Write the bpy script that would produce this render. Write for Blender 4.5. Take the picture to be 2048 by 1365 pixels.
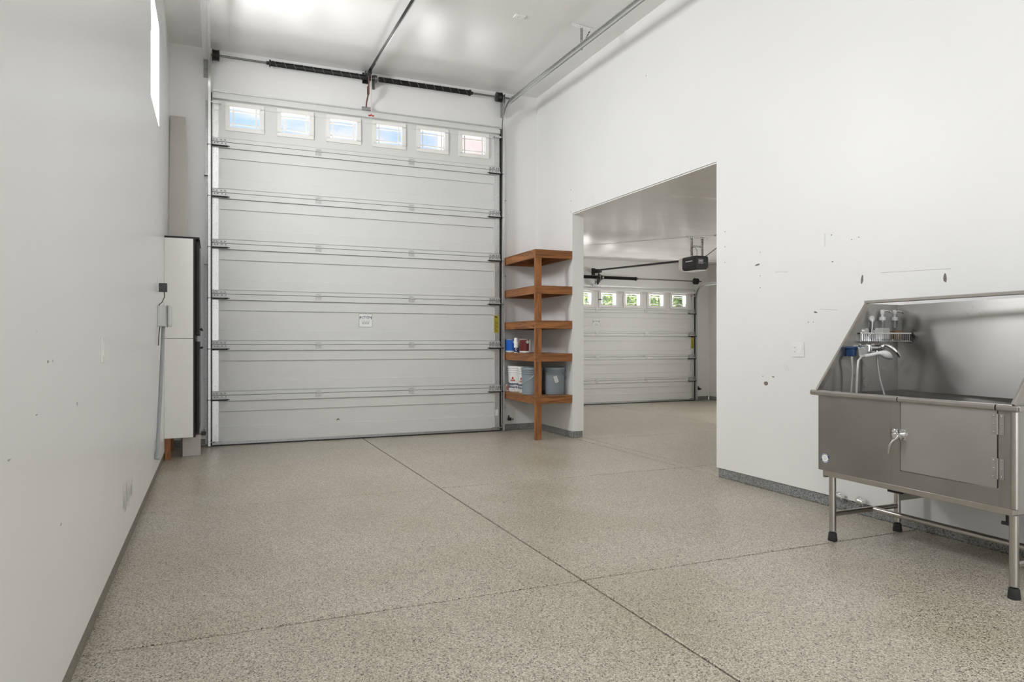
import bpy, bmesh, math, random
from mathutils import Vector, Matrix
random.seed(7)
for o in list(bpy.data.objects): bpy.data.objects.remove(o)
SC = bpy.context.scene
C = SC.collection
PI = math.pi

# ------------------------------------------------------------------ camera
cam = bpy.data.cameras.new('camera'); camo = bpy.data.objects.new('camera', cam); C.objects.link(camo)
camo.location = (0, 0, 1.23); camo.rotation_euler = (PI/2, 0, -math.radians(23.08))
cam.sensor_width = 36; cam.lens = 24.625; cam.shift_y = 0.0012; cam.clip_start = 0.02; cam.clip_end = 300
SC.camera = camo
SC.view_settings.view_transform = 'Standard'; SC.view_settings.look = 'None'
SC.view_settings.gamma = 1; SC.view_settings.use_curve_mapping = False
SC.view_settings.exposure = 0.0
SC.cycles.diffuse_bounces = 6; SC.cycles.max_bounces = 12; SC.cycles.transparent_max_bounces = 24
SC.cycles.caustics_reflective = False; SC.cycles.caustics_refractive = False

# ------------------------------------------------------------------ sky
W = bpy.data.worlds.new('sky'); SC.world = W; W.use_nodes = True
nt = W.node_tree; nt.nodes.clear()
wo = nt.nodes.new('ShaderNodeOutputWorld'); bg = nt.nodes.new('ShaderNodeBackground')
tc = nt.nodes.new('ShaderNodeTexCoord'); nz = nt.nodes.new('ShaderNodeTexNoise'); rp = nt.nodes.new('ShaderNodeValToRGB')
mp = nt.nodes.new('ShaderNodeMapping'); mp.inputs['Scale'].default_value = (1, 1, 2.6)
nt.links.new(tc.outputs['Generated'], mp.inputs['Vector']); nt.links.new(mp.outputs['Vector'], nz.inputs['Vector'])
nz.inputs['Scale'].default_value = 7.5; nz.inputs['Detail'].default_value = 6; nz.inputs['Roughness'].default_value = 0.55
rp.color_ramp.elements[0].position = 0.40; rp.color_ramp.elements[0].color = (0.50, 0.73, 1.0, 1)
rp.color_ramp.elements[1].position = 0.58; rp.color_ramp.elements[1].color = (0.95, 0.96, 1.0, 1)
nt.links.new(nz.outputs['Fac'], rp.inputs['Fac']); nt.links.new(rp.outputs['Color'], bg.inputs['Color'])
bg.inputs['Strength'].default_value = 1.1
nt.links.new(bg.outputs['Background'], wo.inputs['Surface'])

# ------------------------------------------------------------------ daylight lamps, and fill lamps added at unseen openings
def area(name, loc, rot, sx, sy, power, col=(1, 1, 1)):
    L = bpy.data.lights.new(name, 'AREA'); L.shape = 'RECTANGLE'; L.size = sx; L.size_y = sy; L.energy = power; L.color = col
    o = bpy.data.objects.new(name, L); C.objects.link(o); o.location = loc; o.rotation_euler = rot
    return o
DAY = (1.0, 0.99, 0.972)
# light thrown up by the sunlit concrete drive
area('sunlit_drive_bounce', (1.2, 15.6, 0.02), (PI, 0, 0), 6.0, 6.0, 2000, (1.0, 0.97, 0.92))
area('sunlit_drive_bounce_low_door', (7.4, 15.6, 0.02), (PI, 0, 0), 6.0, 6.0, 6500, (1.0, 0.97, 0.92))
TILT = math.radians(26)          # skylight falls through the side windows mostly downwards
area('daylight_side_window', (-0.72, 6.88, 3.76), (0, -PI/2+TILT, 0), 0.9, 0.9, 140, DAY)
area('added_fill_side_near', (-0.72, 3.2, 3.76), (0, -PI/2+TILT, 0), 0.9, 0.9, 78, DAY)  # fill lamp outside an unseen window added nearer the viewer
area('added_fill_side_rear', (-0.72, -0.4, 3.76), (0, -PI/2+TILT, 0), 0.9, 0.9, 78, DAY)  # fill lamp outside an unseen window added behind the viewer
area('added_fill_rear', (1.9, -3.9, 2.1), (PI/2, 0, 0), 3.5, 4.0, 115, (1, 0.99, 0.975))  # frontal fill lamp, set in an invented doorway behind the camera
area('added_fill_annex', (9.95, 8.6, 1.65), (0, PI/2, 0), 1.0, 1.5, 120, (1, 0.965, 0.915))  # added lamp brightening the second garage through an invented window
area('added_fill_annex_rear', (9.95, 4.2, 1.65), (0, PI/2, 0), 1.0, 1.5, 60, (1, 0.965, 0.915))  # another added annex fill lamp, its window out of view too

# ------------------------------------------------------------------ materials
def newmat(name):
    m = bpy.data.materials.new(name); m.use_nodes = True
    return m, m.node_tree, m.node_tree.nodes['Principled BSDF']
def N(t, k, **kw):
    n = t.nodes.new(k)
    for a, v in kw.items(): setattr(n, a, v)
    return n
def simple(name, col, rough=0.5, metal=0.0, var=0.04, scale=6.0, bump=0.0, bscale=60.0, spec=0.5, aniso=0.0, stretch=None, rvar=0.0):
    """plain coloured surface with a little noise in colour, gloss and relief"""
    m, t, b = newmat(name)
    b.inputs['Metallic'].default_value = metal; b.inputs['Specular IOR Level'].default_value = spec
    if aniso: b.inputs['Anisotropic'].default_value = aniso
    co = N(t, 'ShaderNodeTexCoord'); mpn = N(t, 'ShaderNodeMapping'); t.links.new(co.outputs['Object'], mpn.inputs['Vector'])
    if stretch: mpn.inputs['Scale'].default_value = stretch
    n1 = N(t, 'ShaderNodeTexNoise'); n1.inputs['Scale'].default_value = scale; n1.inputs['Detail'].default_value = 5
    t.links.new(mpn.outputs['Vector'], n1.inputs['Vector'])
    r = N(t, 'ShaderNodeValToRGB'); e = r.color_ramp.elements
    e[0].position = 0.3; e[1].position = 0.7
    e[0].color = tuple(max(0, c*(1-var)) for c in col) + (1,); e[1].color = tuple(min(1, c*(1+var)) for c in col) + (1,)
    t.links.new(n1.outputs['Fac'], r.inputs['Fac']); t.links.new(r.outputs['Color'], b.inputs['Base Color'])
    if rvar:
        mr = N(t, 'ShaderNodeMapRange'); mr.inputs['To Min'].default_value = rough-rvar; mr.inputs['To Max'].default_value = rough+rvar
        mr.inputs['From Min'].default_value = 0.3; mr.inputs['From Max'].default_value = 0.7
        t.links.new(n1.outputs['Fac'], mr.inputs['Value']); t.links.new(mr.outputs['Result'], b.inputs['Roughness'])
    else: b.inputs['Roughness'].default_value = rough
    if bump:
        n2 = N(t, 'ShaderNodeTexNoise'); n2.inputs['Scale'].default_value = bscale; n2.inputs['Detail'].default_value = 4
        t.links.new(mpn.outputs['Vector'], n2.inputs['Vector'])
        bp = N(t, 'ShaderNodeBump'); bp.inputs['Strength'].default_value = bump; bp.inputs['Distance'].default_value = 0.01
        t.links.new(n2.outputs['Fac'], bp.inputs['Height']); t.links.new(bp.outputs['Normal'], b.inputs['Normal'])
    return m
def brushed(name, col, rough, aniso=0.8, var=0.05):
    m = simple(name, col, rough, 1.0, var=var, scale=2.2, rvar=0.02); t = m.node_tree; b = t.nodes['Principled BSDF']
    tg = N(t, 'ShaderNodeTangent', direction_type='RADIAL', axis='Z'); t.links.new(tg.outputs['Tangent'], b.inputs['Tangent'])
    b.inputs['Anisotropic'].default_value = aniso; b.inputs['Anisotropic Rotation'].default_value = 0.25
    return m
def flake(name, cols, rough, dark=1.0):
    """epoxy floor with broadcast colour chips"""
    m, t, b = newmat(name)
    co = N(t, 'ShaderNodeTexCoord')
    v = N(t, 'ShaderNodeTexVoronoi'); v.inputs['Scale'].default_value = 205; t.links.new(co.outputs['Object'], v.inputs['Vector'])
    sp = N(t, 'ShaderNodeSeparateColor'); t.links.new(v.outputs['Color'], sp.inputs['Color'])
    r = N(t, 'ShaderNodeValToRGB'); r.color_ramp.interpolation = 'CONSTANT'
    e = r.color_ramp.elements
    while len(e) < len(cols): e.new(0.5)
    for i, (p, c) in enumerate(cols):
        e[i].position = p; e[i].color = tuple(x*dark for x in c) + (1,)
    t.links.new(sp.outputs['Red'], r.inputs['Fac'])
    n = N(t, 'ShaderNodeTexNoise'); n.inputs['Scale'].default_value = 1.3; n.inputs['Detail'].default_value = 6; n.inputs['Roughness'].default_value = 0.6
    t.links.new(co.outputs['Object'], n.inputs['Vector'])
    r2 = N(t, 'ShaderNodeValToRGB'); r2.color_ramp.elements[0].position = 0.36; r2.color_ramp.elements[0].color = (0.88, 0.85, 0.80, 1)
    r2.color_ramp.elements[1].position = 0.62; r2.color_ramp.elements[1].color = (1, 1, 1, 1)
    t.links.new(n.outputs['Fac'], r2.inputs['Fac'])
    mx = N(t, 'ShaderNodeMix', data_type='RGBA', blend_type='MULTIPLY'); mx.inputs['Factor'].default_value = 1
    t.links.new(r.outputs['Color'], mx.inputs[6]); t.links.new(r2.outputs['Color'], mx.inputs[7])
    t.links.new(mx.outputs[2], b.inputs['Base Color'])
    mr = N(t, 'ShaderNodeMapRange'); mr.inputs['To Min'].default_value = rough-0.07; mr.inputs['To Max'].default_value = rough+0.1
    t.links.new(n.outputs['Fac'], mr.inputs['Value']); t.links.new(mr.outputs['Result'], b.inputs['Roughness'])
    bp = N(t, 'ShaderNodeBump'); bp.inputs['Strength'].default_value = 0.12; bp.inputs['Distance'].default_value = 0.002
    t.links.new(sp.outputs['Green'], bp.inputs['Height']); t.links.new(bp.outputs['Normal'], b.inputs['Normal'])
    return m
def wood(name, c1, c2, rough=0.5, axis=2):
    m, t, b = newmat(name)
    co = N(t, 'ShaderNodeTexCoord'); mpn = N(t, 'ShaderNodeMapping'); sc = [9.0, 9.0, 9.0]; sc[axis] = 0.9
    mpn.inputs['Scale'].default_value = sc; t.links.new(co.outputs['Object'], mpn.inputs['Vector'])
    n = N(t, 'ShaderNodeTexNoise'); n.inputs['Scale'].default_value = 2.2; n.inputs['Detail'].default_value = 8; n.inputs['Distortion'].default_value = 1.6
    t.links.new(mpn.outputs['Vector'], n.inputs['Vector'])
    r = N(t, 'ShaderNodeValToRGB'); r.color_ramp.elements[0].position = 0.34; r.color_ramp.elements[0].color = c1 + (1,)
    r.color_ramp.elements[1].position = 0.62; r.color_ramp.elements[1].color = c2 + (1,)
    t.links.new(n.outputs['Fac'], r.inputs['Fac']); t.links.new(r.outputs['Color'], b.inputs['Base Color'])
    b.inputs['Roughness'].default_value = rough
    bp = N(t, 'ShaderNodeBump'); bp.inputs['Strength'].default_value = 0.15; bp.inputs['Distance'].default_value = 0.003
    t.links.new(n.outputs['Fac'], bp.inputs['Height']); t.links.new(bp.outputs['Normal'], b.inputs['Normal'])
    return m
def clear(name, tint=(1, 1, 1), gloss=0.12, rough=0.02):
    """thin clear pane: lets light through, mirrors a little"""
    m = bpy.data.materials.new(name); m.use_nodes = True; t = m.node_tree; t.nodes.clear()
    o = N(t, 'ShaderNodeOutputMaterial'); tr = N(t, 'ShaderNodeBsdfTransparent'); g = N(t, 'ShaderNodeBsdfGlossy'); mx = N(t, 'ShaderNodeMixShader')
    nn = N(t, 'ShaderNodeTexNoise'); nn.inputs['Scale'].default_value = 3
    rr = N(t, 'ShaderNodeMapRange'); rr.inputs['To Min'].default_value = rough; rr.inputs['To Max'].default_value = rough+0.03
    t.links.new(nn.outputs['Fac'], rr.inputs['Value']); t.links.new(rr.outputs['Result'], g.inputs['Roughness'])
    tr.inputs['Color'].default_value = tint + (1,)
    mx.inputs['Fac'].default_value = gloss
    t.links.new(tr.outputs[0], mx.inputs[1]); t.links.new(g.outputs[0], mx.inputs[2]); t.links.new(mx.outputs[0], o.inputs['Surface'])
    return m

M = {}
M['wall'] = simple('wall_paint', (0.79, 0.79, 0.78), 0.42, var=0.012, scale=1.2, bump=0.03, bscale=90)
M['wall_gloss'] = simple('semi_gloss_wall_paint', (0.80, 0.80, 0.795), 0.28, var=0.010, scale=1.2)
M['ceil'] = simple('ceiling_paint', (0.79, 0.785, 0.77), 0.38, var=0.012, scale=1.0, bump=0.04, bscale=70, rvar=0.05)
M['ceil_gloss'] = simple('glossy_ceiling_paint', (0.72, 0.71, 0.69), 0.25, var=0.02, scale=1.0, bump=0.025, bscale=9, stretch=(0.35, 3.0, 1), rvar=0.03)
M['door'] = simple('door_enamel', (0.655, 0.66, 0.648), 0.42, var=0.015, scale=3, bump=0.04, bscale=160)
M['door_frame'] = simple('window_plastic', (0.80, 0.79, 0.765), 0.45, var=0.01)
M['hinge'] = simple('zinc_hinge', (0.55, 0.55, 0.54), 0.5, 0.45, var=0.15, scale=40)
M['galv'] = simple('galvanised_steel', (0.62, 0.62, 0.61), 0.36, 0.85, var=0.10, scale=40, rvar=0.06)
M['galv_dark'] = simple('dull_galvanised_steel', (0.36, 0.36, 0.355), 0.42, 0.8, var=0.12, scale=40)
M['steelblack'] = simple('black_oiled_steel', (0.022, 0.021, 0.02), 0.38, 0.3, var=0.2, scale=30)
M['shaft'] = simple('dark_steel_shaft', (0.20, 0.195, 0.185), 0.38, 0.9, var=0.1, scale=20)
M['spring'] = simple('black_spring_steel', (0.013, 0.012, 0.012), 0.5, 0.0, var=0.2, scale=30, spec=0.3)
M['rubber'] = simple('black_rubber', (0.02, 0.02, 0.02), 0.6, var=0.2, scale=20)
M['blackplastic'] = simple('black_plastic', (0.018, 0.018, 0.02), 0.32, var=0.15, scale=20)
FL = [(0.0, (0.08, 0.075, 0.065)), (0.08, (0.46, 0.425, 0.35)), (0.34, (0.60, 0.565, 0.48)), (0.58, (0.38, 0.355, 0.295)), (0.72, (0.74, 0.705, 0.62)), (0.90, (0.26, 0.24, 0.20))]
FL = [(p, (c[0]*0.925, c[1]*0.915, c[2]*0.89)) for p, c in FL]
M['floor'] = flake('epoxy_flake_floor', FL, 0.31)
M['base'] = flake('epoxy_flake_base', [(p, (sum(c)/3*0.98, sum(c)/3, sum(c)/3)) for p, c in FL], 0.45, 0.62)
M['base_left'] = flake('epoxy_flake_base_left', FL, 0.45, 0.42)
M['joint'] = simple('joint_sealant', (0.06, 0.052, 0.04), 0.7, var=0.3, scale=60, bump=0.3, bscale=200)
M['wood'] = wood('stained_fir', (0.155, 0.055, 0.015), (0.36, 0.142, 0.040), 0.5, axis=2)
M['wood_x'] = wood('stained_fir_board', (0.155, 0.055, 0.015), (0.36, 0.142, 0.040), 0.5, axis=0)
M['wood_y'] = wood('stained_fir_rail', (0.155, 0.055, 0.015), (0.36, 0.142, 0.040), 0.5, axis=1)
M['ply'] = wood('stained_plywood', (0.17, 0.07, 0.025), (0.33, 0.15, 0.055), 0.5, axis=1)
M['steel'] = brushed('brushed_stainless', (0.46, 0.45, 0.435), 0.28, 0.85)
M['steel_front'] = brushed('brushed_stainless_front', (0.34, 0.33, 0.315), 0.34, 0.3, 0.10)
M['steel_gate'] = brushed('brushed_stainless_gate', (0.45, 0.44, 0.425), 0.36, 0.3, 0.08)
M['steel_tube'] = simple('stainless_tube', (0.46, 0.44, 0.41), 0.28, 1.0, var=0.05, scale=12)
M['chrome'] = simple('chrome', (0.80, 0.80, 0.80), 0.08, 1.0, var=0.02)
M['white'] = simple('white_plastic', (0.83, 0.83, 0.82), 0.3, var=0.01)
M['cabinet'] = simple('white_melamine', (0.82, 0.81, 0.79), 0.38, var=0.012, scale=8)
M['cabdark'] = simple('dark_cabinet_edge', (0.020, 0.016, 0.015), 0.55, spec=0.3, var=0.2, scale=14)
M['beige'] = simple('greige_board', (0.50, 0.475, 0.445), 0.55, var=0.03, scale=5)
M['greypvc'] = simple('grey_conduit', (0.33, 0.34, 0.345), 0.5, var=0.05, scale=10)
M['greybox'] = simple('pale_grey_box', (0.62, 0.63, 0.62), 0.45, var=0.02)
M['bucketw'] = simple('white_bucket_plastic', (0.80, 0.80, 0.79), 0.35, var=0.015)
M['bucketg'] = simple('blue_grey_bucket_plastic', (0.235, 0.275, 0.30), 0.38, var=0.05, scale=9)
M['navy'] = simple('navy_print', (0.02, 0.03, 0.11), 0.5, var=0.05)
M['redprint'] = simple('red_print', (0.48, 0.03, 0.02), 0.5, var=0.05)
M['blueprint'] = simple('blue_label', (0.010, 0.115, 0.52), 0.35, var=0.06, scale=20)
M['redlabel'] = simple('dark_red_label', (0.13, 0.011, 0.009), 0.35, var=0.3, scale=24)
M['pinklabel'] = simple('pink_label', (0.42, 0.17, 0.15), 0.5, var=0.15, scale=40)
M['paper'] = simple('white_paper', (0.80, 0.81, 0.80), 0.5, var=0.015)
M['greyprint'] = simple('grey_print', (0.22, 0.22, 0.22), 0.6, var=0.05)
M['yellow'] = simple('yellow_warning', (0.42, 0.36, 0.03), 0.45, var=0.06, scale=30)
M['blackprint'] = simple('black_print', (0.015, 0.015, 0.015), 0.5, var=0.05)
M['blue'] = simple('blue_plastic', (0.010, 0.042, 0.13), 0.4, var=0.05)
M['hose'] = simple('grey_hose', (0.50, 0.49, 0.47), 0.35, 0.35, var=0.08, scale=200)
M['redcord'] = simple('red_brown_arm', (0.13, 0.055, 0.045), 0.5, var=0.1)
M['cord'] = simple('pale_cord', (0.62, 0.52, 0.48), 0.6, var=0.05)
M['redhandle'] = simple('red_handle', (0.42, 0.035, 0.04), 0.45, var=0.05)
M['plaster'] = simple('bare_plaster', (0.19, 0.165, 0.145), 0.8, var=0.15, scale=60)
M['scuff'] = simple('grey_scuff', (0.40, 0.395, 0.39), 0.6, var=0.12, scale=60)
M['glass'] = clear('window_glass', (0.97, 0.98, 1.0), 0.06)
M['bottle'] = clear('bottle_plastic', (0.86, 0.87, 0.87), 0.14, 0.05)
M['milk'] = simple('white_soap', (0.80, 0.79, 0.76), 0.35, var=0.01)
M['amber'] = simple('amber_soap', (0.30, 0.155, 0.06), 0.25, var=0.05)
M['stucco'] = simple('pink_stucco', (0.62, 0.50, 0.47), 0.8, var=0.05, scale=8, bump=0.3, bscale=80)
M['rooftile'] = simple('roof_tile', (0.42, 0.30, 0.26), 0.7, var=0.12, scale=10)
M['concrete'] = simple('driveway_concrete', (0.50, 0.48, 0.45), 0.8, var=0.06, scale=3)
M['leaf'] = simple('tree_foliage', (0.40, 0.50, 0.22), 0.7, var=0.5, scale=3.5)
M['bark'] = simple('tree_bark', (0.12, 0.09, 0.06), 0.8, var=0.2, scale=12)

# ------------------------------------------------------------------ geometry helpers
def wloc(p):
    v = Vector((0, 0, 0))
    while p is not None: v += Vector(p.location); p = p.parent
    return v
class MB:
    """collects solids in world coordinates; build() links them as one mesh object"""
    def __init__(s): s.v = []; s.f = []; s.mi = []; s.m = 0
    def add(s, vs, fs):
        k = len(s.v); s.v += [tuple(v) for v in vs]; s.f += [tuple(k+i for i in f) for f in fs]; s.mi += [s.m]*len(fs); return s
    def box(s, a, b):
        x0, x1 = sorted((a[0], b[0])); y0, y1 = sorted((a[1], b[1])); z0, z1 = sorted((a[2], b[2]))
        return s.add([(x0,y0,z0),(x1,y0,z0),(x1,y1,z0),(x0,y1,z0),(x0,y0,z1),(x1,y0,z1),(x1,y1,z1),(x0,y1,z1)],
                     [(0,3,2,1),(4,5,6,7),(0,1,5,4),(1,2,6,5),(2,3,7,6),(3,0,4,7)])
    def cyl(s, p, q, r, r2=None, n=14, cap=True):
        p = Vector(p); q = Vector(q); r2 = r if r2 is None else r2; d = (q-p).normalized()
        u = d.orthogonal().normalized(); w = d.cross(u)
        vs = []
        for c, rr in ((p, r), (q, r2)):
            for i in range(n):
                a = 2*PI*i/n; vs.append(c + u*math.cos(a)*rr + w*math.sin(a)*rr)
        fs = [(i, (i+1) % n, n+(i+1) % n, n+i) for i in range(n)]
        if cap: fs += [tuple(range(n-1, -1, -1)), tuple(range(n, 2*n))]
        return s.add(vs, fs)
    def tube(s, pts, r, n=8, cap=True):
        pts = [Vector(p) for p in pts]; vs = []; u = None
        for i, p in enumerate(pts):
            d = (pts[min(i+1, len(pts)-1)] - pts[max(i-1, 0)]).normalized()
            u = d.orthogonal().normalized() if u is None else (u - d*u.dot(d)).normalized()
            w = d.cross(u); rr = r[i] if isinstance(r, (list, tuple)) else r
            for k in range(n):
                a = 2*PI*k/n; vs.append(p + u*math.cos(a)*rr + w*math.sin(a)*rr)
        fs = []
        for i in range(len(pts)-1):
            for k in range(n): fs.append((i*n+k, i*n+(k+1) % n, (i+1)*n+(k+1) % n, (i+1)*n+k))
        if cap: fs += [tuple(range(n-1, -1, -1)), tuple((len(pts)-1)*n+k for k in range(n))]
        return s.add(vs, fs)
    def lathe(s, c, prof, n=32):
        vs = []; fs = []
        for r, z in prof:
            for k in range(n):
                a = 2*PI*k/n; vs.append((c[0]+math.cos(a)*r, c[1]+math.sin(a)*r, c[2]+z))
        for i in range(len(prof)-1):
            for k in range(n): fs.append((i*n+k, i*n+(k+1) % n, (i+1)*n+(k+1) % n, (i+1)*n+k))
        fs += [tuple(range(n-1, -1, -1)), tuple((len(prof)-1)*n+k for k in range(n))]
        return s.add(vs, fs)
    def prism(s, poly, e):
        """polygon of 3-D points extruded by vector e"""
        n = len(poly); e = Vector(e); vs = [Vector(p) for p in poly] + [Vector(p)+e for p in poly]
        fs = [tuple(range(n-1, -1, -1)), tuple(range(n, 2*n))] + [(i, (i+1) % n, n+(i+1) % n, n+i) for i in range(n)]
        return s.add(vs, fs)
    def sweep(s, path, prof, side):
        """closed profile [(a, b)] swept along a path; b runs along 'side', a along side x tangent"""
        side = Vector(side); path = [Vector(p) for p in path]; n = len(prof); vs = []; fs = []
        for i, p in enumerate(path):
            d = (path[min(i+1, len(path)-1)] - path[max(i-1, 0)]).normalized(); nn = side.cross(d).normalized()
            for a, b in prof: vs.append(p + nn*a + side*b)
        for i in range(len(path)-1):
            for k in range(n): fs.append((i*n+k, i*n+(k+1) % n, (i+1)*n+(k+1) % n, (i+1)*n+k))
        fs += [tuple(range(n-1, -1, -1)), tuple((len(path)-1)*n+k for k in range(n))]
        return s.add(vs, fs)
    def mesh(s, name, off=(0, 0, 0)):
        me = bpy.data.meshes.new(name); o = Vector(off)
        me.from_pydata([Vector(v)-o for v in s.v], [], s.f)
        bm = bmesh.new(); bm.from_mesh(me); bmesh.ops.recalc_face_normals(bm, faces=bm.faces); bm.to_mesh(me); bm.free()
        return me
    def build(s, name, mat, parent=None, smooth=False, bevel=0.0, mats=None, seg=2):
        me = s.mesh(name, wloc(parent))
        for k in (mats or [mat]): me.materials.append(M[k] if isinstance(k, str) else k)
        if mats: me.polygons.foreach_set('material_index', s.mi)
        if smooth:
            me.polygons.foreach_set('use_smooth', [True]*len(me.polygons))
        o = bpy.data.objects.new(name, me); C.objects.link(o); o.parent = parent
        if smooth:
            try: me.set_sharp_from_angle(angle=math.radians(38))
            except Exception: pass
        if bevel:
            b = o.modifiers.new('edge', 'BEVEL'); b.width = bevel; b.segments = seg; b.limit_method = 'ANGLE'; b.angle_limit = math.radians(40)
        return o
def box(name, a, b, mat, parent=None, bevel=0.0): return MB().box(a, b).build(name, mat, parent, bevel=bevel)
def inst(name, mesh, parent, loc):
    o = bpy.data.objects.new(name, mesh); C.objects.link(o); o.parent = parent; o.location = Vector(loc) - wloc(parent); return o
def tag(o, label, cat, group=None, kind=None):
    o['label'] = label; o['category'] = cat
    if group: o['group'] = group
    if kind: o['kind'] = kind
    return o
def thing(name, loc, label, cat, group=None, kind=None):
    o = bpy.data.objects.new(name, None); C.objects.link(o); o.location = loc; o.empty_display_size = 0.1
    return tag(o, label, cat, group, kind)
def struct(o, label, cat): return tag(o, label, cat, kind='structure')
_txt = {}
def text2d(body, size, spacing=1.0, shear=0.0):
    """outline of a line of lettering as flat verts and faces, centred on x, baseline 0"""
    cu = bpy.data.curves.new('t', 'FONT'); cu.body = body; cu.size = size; cu.align_x = 'CENTER'; cu.space_character = spacing; cu.shear = shear
    cu.resolution_u = 3; cu.offset = size*0.016
    o = bpy.data.objects.new('t', cu); C.objects.link(o); dg = bpy.context.evaluated_depsgraph_get(); dg.update()
    me = bpy.data.meshes.new_from_object(o.evaluated_get(dg))
    vs = [v.co.copy() for v in me.vertices]; fs = [tuple(p.vertices) for p in me.polygons]
    bpy.data.objects.remove(o); bpy.data.curves.remove(cu); bpy.data.meshes.remove(me)
    return vs, fs
def text_front(mb, body, size, cx, y, z, spacing=1.0, sx=1.0):
    vs, fs = text2d(body, size, spacing); return mb.add([(cx+v.x*sx, y, z+v.y) for v in vs], fs)
def wrap(mb, vs, fs, c, r, a0):
    """lay flat verts (x along the girth, y up) on a cylinder, centre direction a0"""
    return mb.add([(c[0]+math.cos(a0+v[0]/r)*r, c[1]+math.sin(a0+v[0]/r)*r, c[2]+v[1]) for v in vs], fs)

# ================================================================== SETTING
XL, XR, YW, HC, YR = -0.47, 4.237, 9.045, 4.711, -3.6
XA, XB, YA, HA, YAR = 4.40, 9.72, 12.10, 2.870, 1.0          # the second garage beyond the opening
OY0, OY1, OH = 5.165, 7.964, 2.886
ZB = 0.085
# ---- floor
flo = box('floor', (XL-0.2, YR-0.2, -0.10), (XB+0.2, YA+0.25, -0.022), 'joint')
struct(flo, 'tan epoxy flake floor of the whole garage with cut joints', 'floor')
def slab(x0, x1, y0, y1, ix0=0.0065, ix1=0.0065, iy0=0.0065, iy1=0.0065):
    MB().box((x0+ix0, y0+iy0, -0.05), (x1-ix1, y1-iy1, 0.0)).build('floor_slab', 'floor', flo, bevel=0.003, seg=1)
for x0, x1, a in ((XL-0.1, 1.755, 0.002), (1.755, 4.245, 0.008)):
    slab(x0, x1, YR-0.1, 0.6); slab(x0, x1, 0.6, 3.187); slab(x0, x1, 3.187, 5.66, iy1=a); slab(x0, x1, 5.66, YW+0.2, iy0=a)
slab(4.245, 4.40, YR-0.1, 5.66, 0.009, 0.009); slab(4.245, 4.40, 5.66, YA, 0.009, 0.009)
for x0, x1 in ((4.40, 7.0), (7.0, XB+0.1)):
    slab(x0, x1, YAR-0.1, 5.66, 0.006, 0.006, iy1=0.009); slab(x0, x1, 5.66, 7.8, 0.006, 0.006, iy0=0.009, iy1=0.009); slab(x0, x1, 7.8, YA+0.2, 0.006, 0.006, iy0=0.009)
# ---- ceilings
struct(box('ceiling', (XL-0.2, YR-0.2, HC), (XR+0.163, YW+0.2, HC+0.15), 'ceil'), 'high white ceiling over the tall garage bay', 'ceiling')
struct(MB().box((XA-0.01, YAR-0.2, HA), (XB+0.2, YA+0.15, HA+0.012)).box((4.243, OY0+0.001, HA), (XA-0.01, OY1-0.001, HA+0.012)).build('ceiling', 'ceil_gloss'), 'low glossy white ceiling of the second garage', 'ceiling')
# ---- walls of the tall bay
WZ = ((3.25, 4.18),); WIN = ((6.43, 7.33), (2.75, 3.65), (-0.85, 0.05))  # first window is seen, the other two are added for light
m = MB()
ys = [YR] + [v for w in sorted(WIN) for v in w] + [YW+0.2]
m.box((XL-0.18, YR, ZB), (XL, YW+0.2, 3.25)); m.box((XL-0.18, YR, 4.18), (XL, YW+0.2, HC))
for i in range(0, len(ys), 2): m.box((XL-0.18, ys[i], 3.25), (XL, ys[i+1], 4.18))
wall_left = struct(m.build('wall_left', 'wall_gloss'), 'long white painted wall at the left with a high window', 'wall')
m = MB(); m.box((XR, YR, ZB), (XA, OY0, HC)); m.box((XR, OY1, ZB), (XA, YW+0.2, HC)); m.box((XR, OY0, OH), (XA, OY1, HC))
wall_right = struct(m.build('wall_right', 'wall'), 'white painted wall at the right with a wide opening to the second garage', 'wall')
m = MB(); m.box((XL, YW, ZB), (0.04, YW+0.2, HC)); m.box((3.57, YW, ZB), (XR, YW+0.2, HC)); m.box((0.04, YW, 4.14), (3.57, YW+0.2, HC))
wall_front = struct(m.build('wall_front', 'wall'), 'white wall around the tall sectional door', 'wall')
m = MB(); m.box((XL, YR-0.2, 0), (0.1, YR, HC)); m.box((3.7, YR-0.2, 0), (XA, YR, HC)); m.box((0.1, YR-0.2, 4.2), (3.7, YR, HC))  # wide opening added so fill light enters from behind
struct(m.build('wall_back', 'wall'), 'white wall behind the viewer with an opening added for fill light', 'wall')
# ---- walls of the second garage
m = MB(); m.box((4.25, YW+0.2, 0), (XA, YA+0.2, HA)); struct(m.build('wall_annex_left', 'wall'), 'white wall on the left of the second garage', 'wall')
m = MB(); m.box((XA, YA, ZB), (4.52, YA+0.18, HA)); m.box((9.19, YA, ZB), (XB+0.18, YA+0.18, HA)); m.box((4.52, YA, 2.30), (9.19, YA+0.18, HA))
struct(m.build('wall_annex_front', 'wall'), 'white wall around the wide low door of the second garage', 'wall')
m = MB(); w2 = ((3.45, 4.95), (7.85, 9.35)); m.box((XB, YAR, ZB), (XB+0.18, YA, 1.15)); m.box((XB, YAR, 2.15), (XB+0.18, YA, HA))
yy = [YAR, 3.45, 4.95, 7.85, 9.35, YA]  # wall cut around the two added windows
for i in range(0, 6, 2): m.box((XB, yy[i], 1.15), (XB+0.18, yy[i+1], 2.15))
struct(m.build('wall_annex_right', 'wall'), 'white wall on the right of the second garage', 'wall')
m = MB(); m.box((XA, YAR-0.18, 0), (XB+0.18, YAR, HA)); struct(m.build('wall_annex_back', 'wall'), 'white back wall of the second garage', 'wall')
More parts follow.
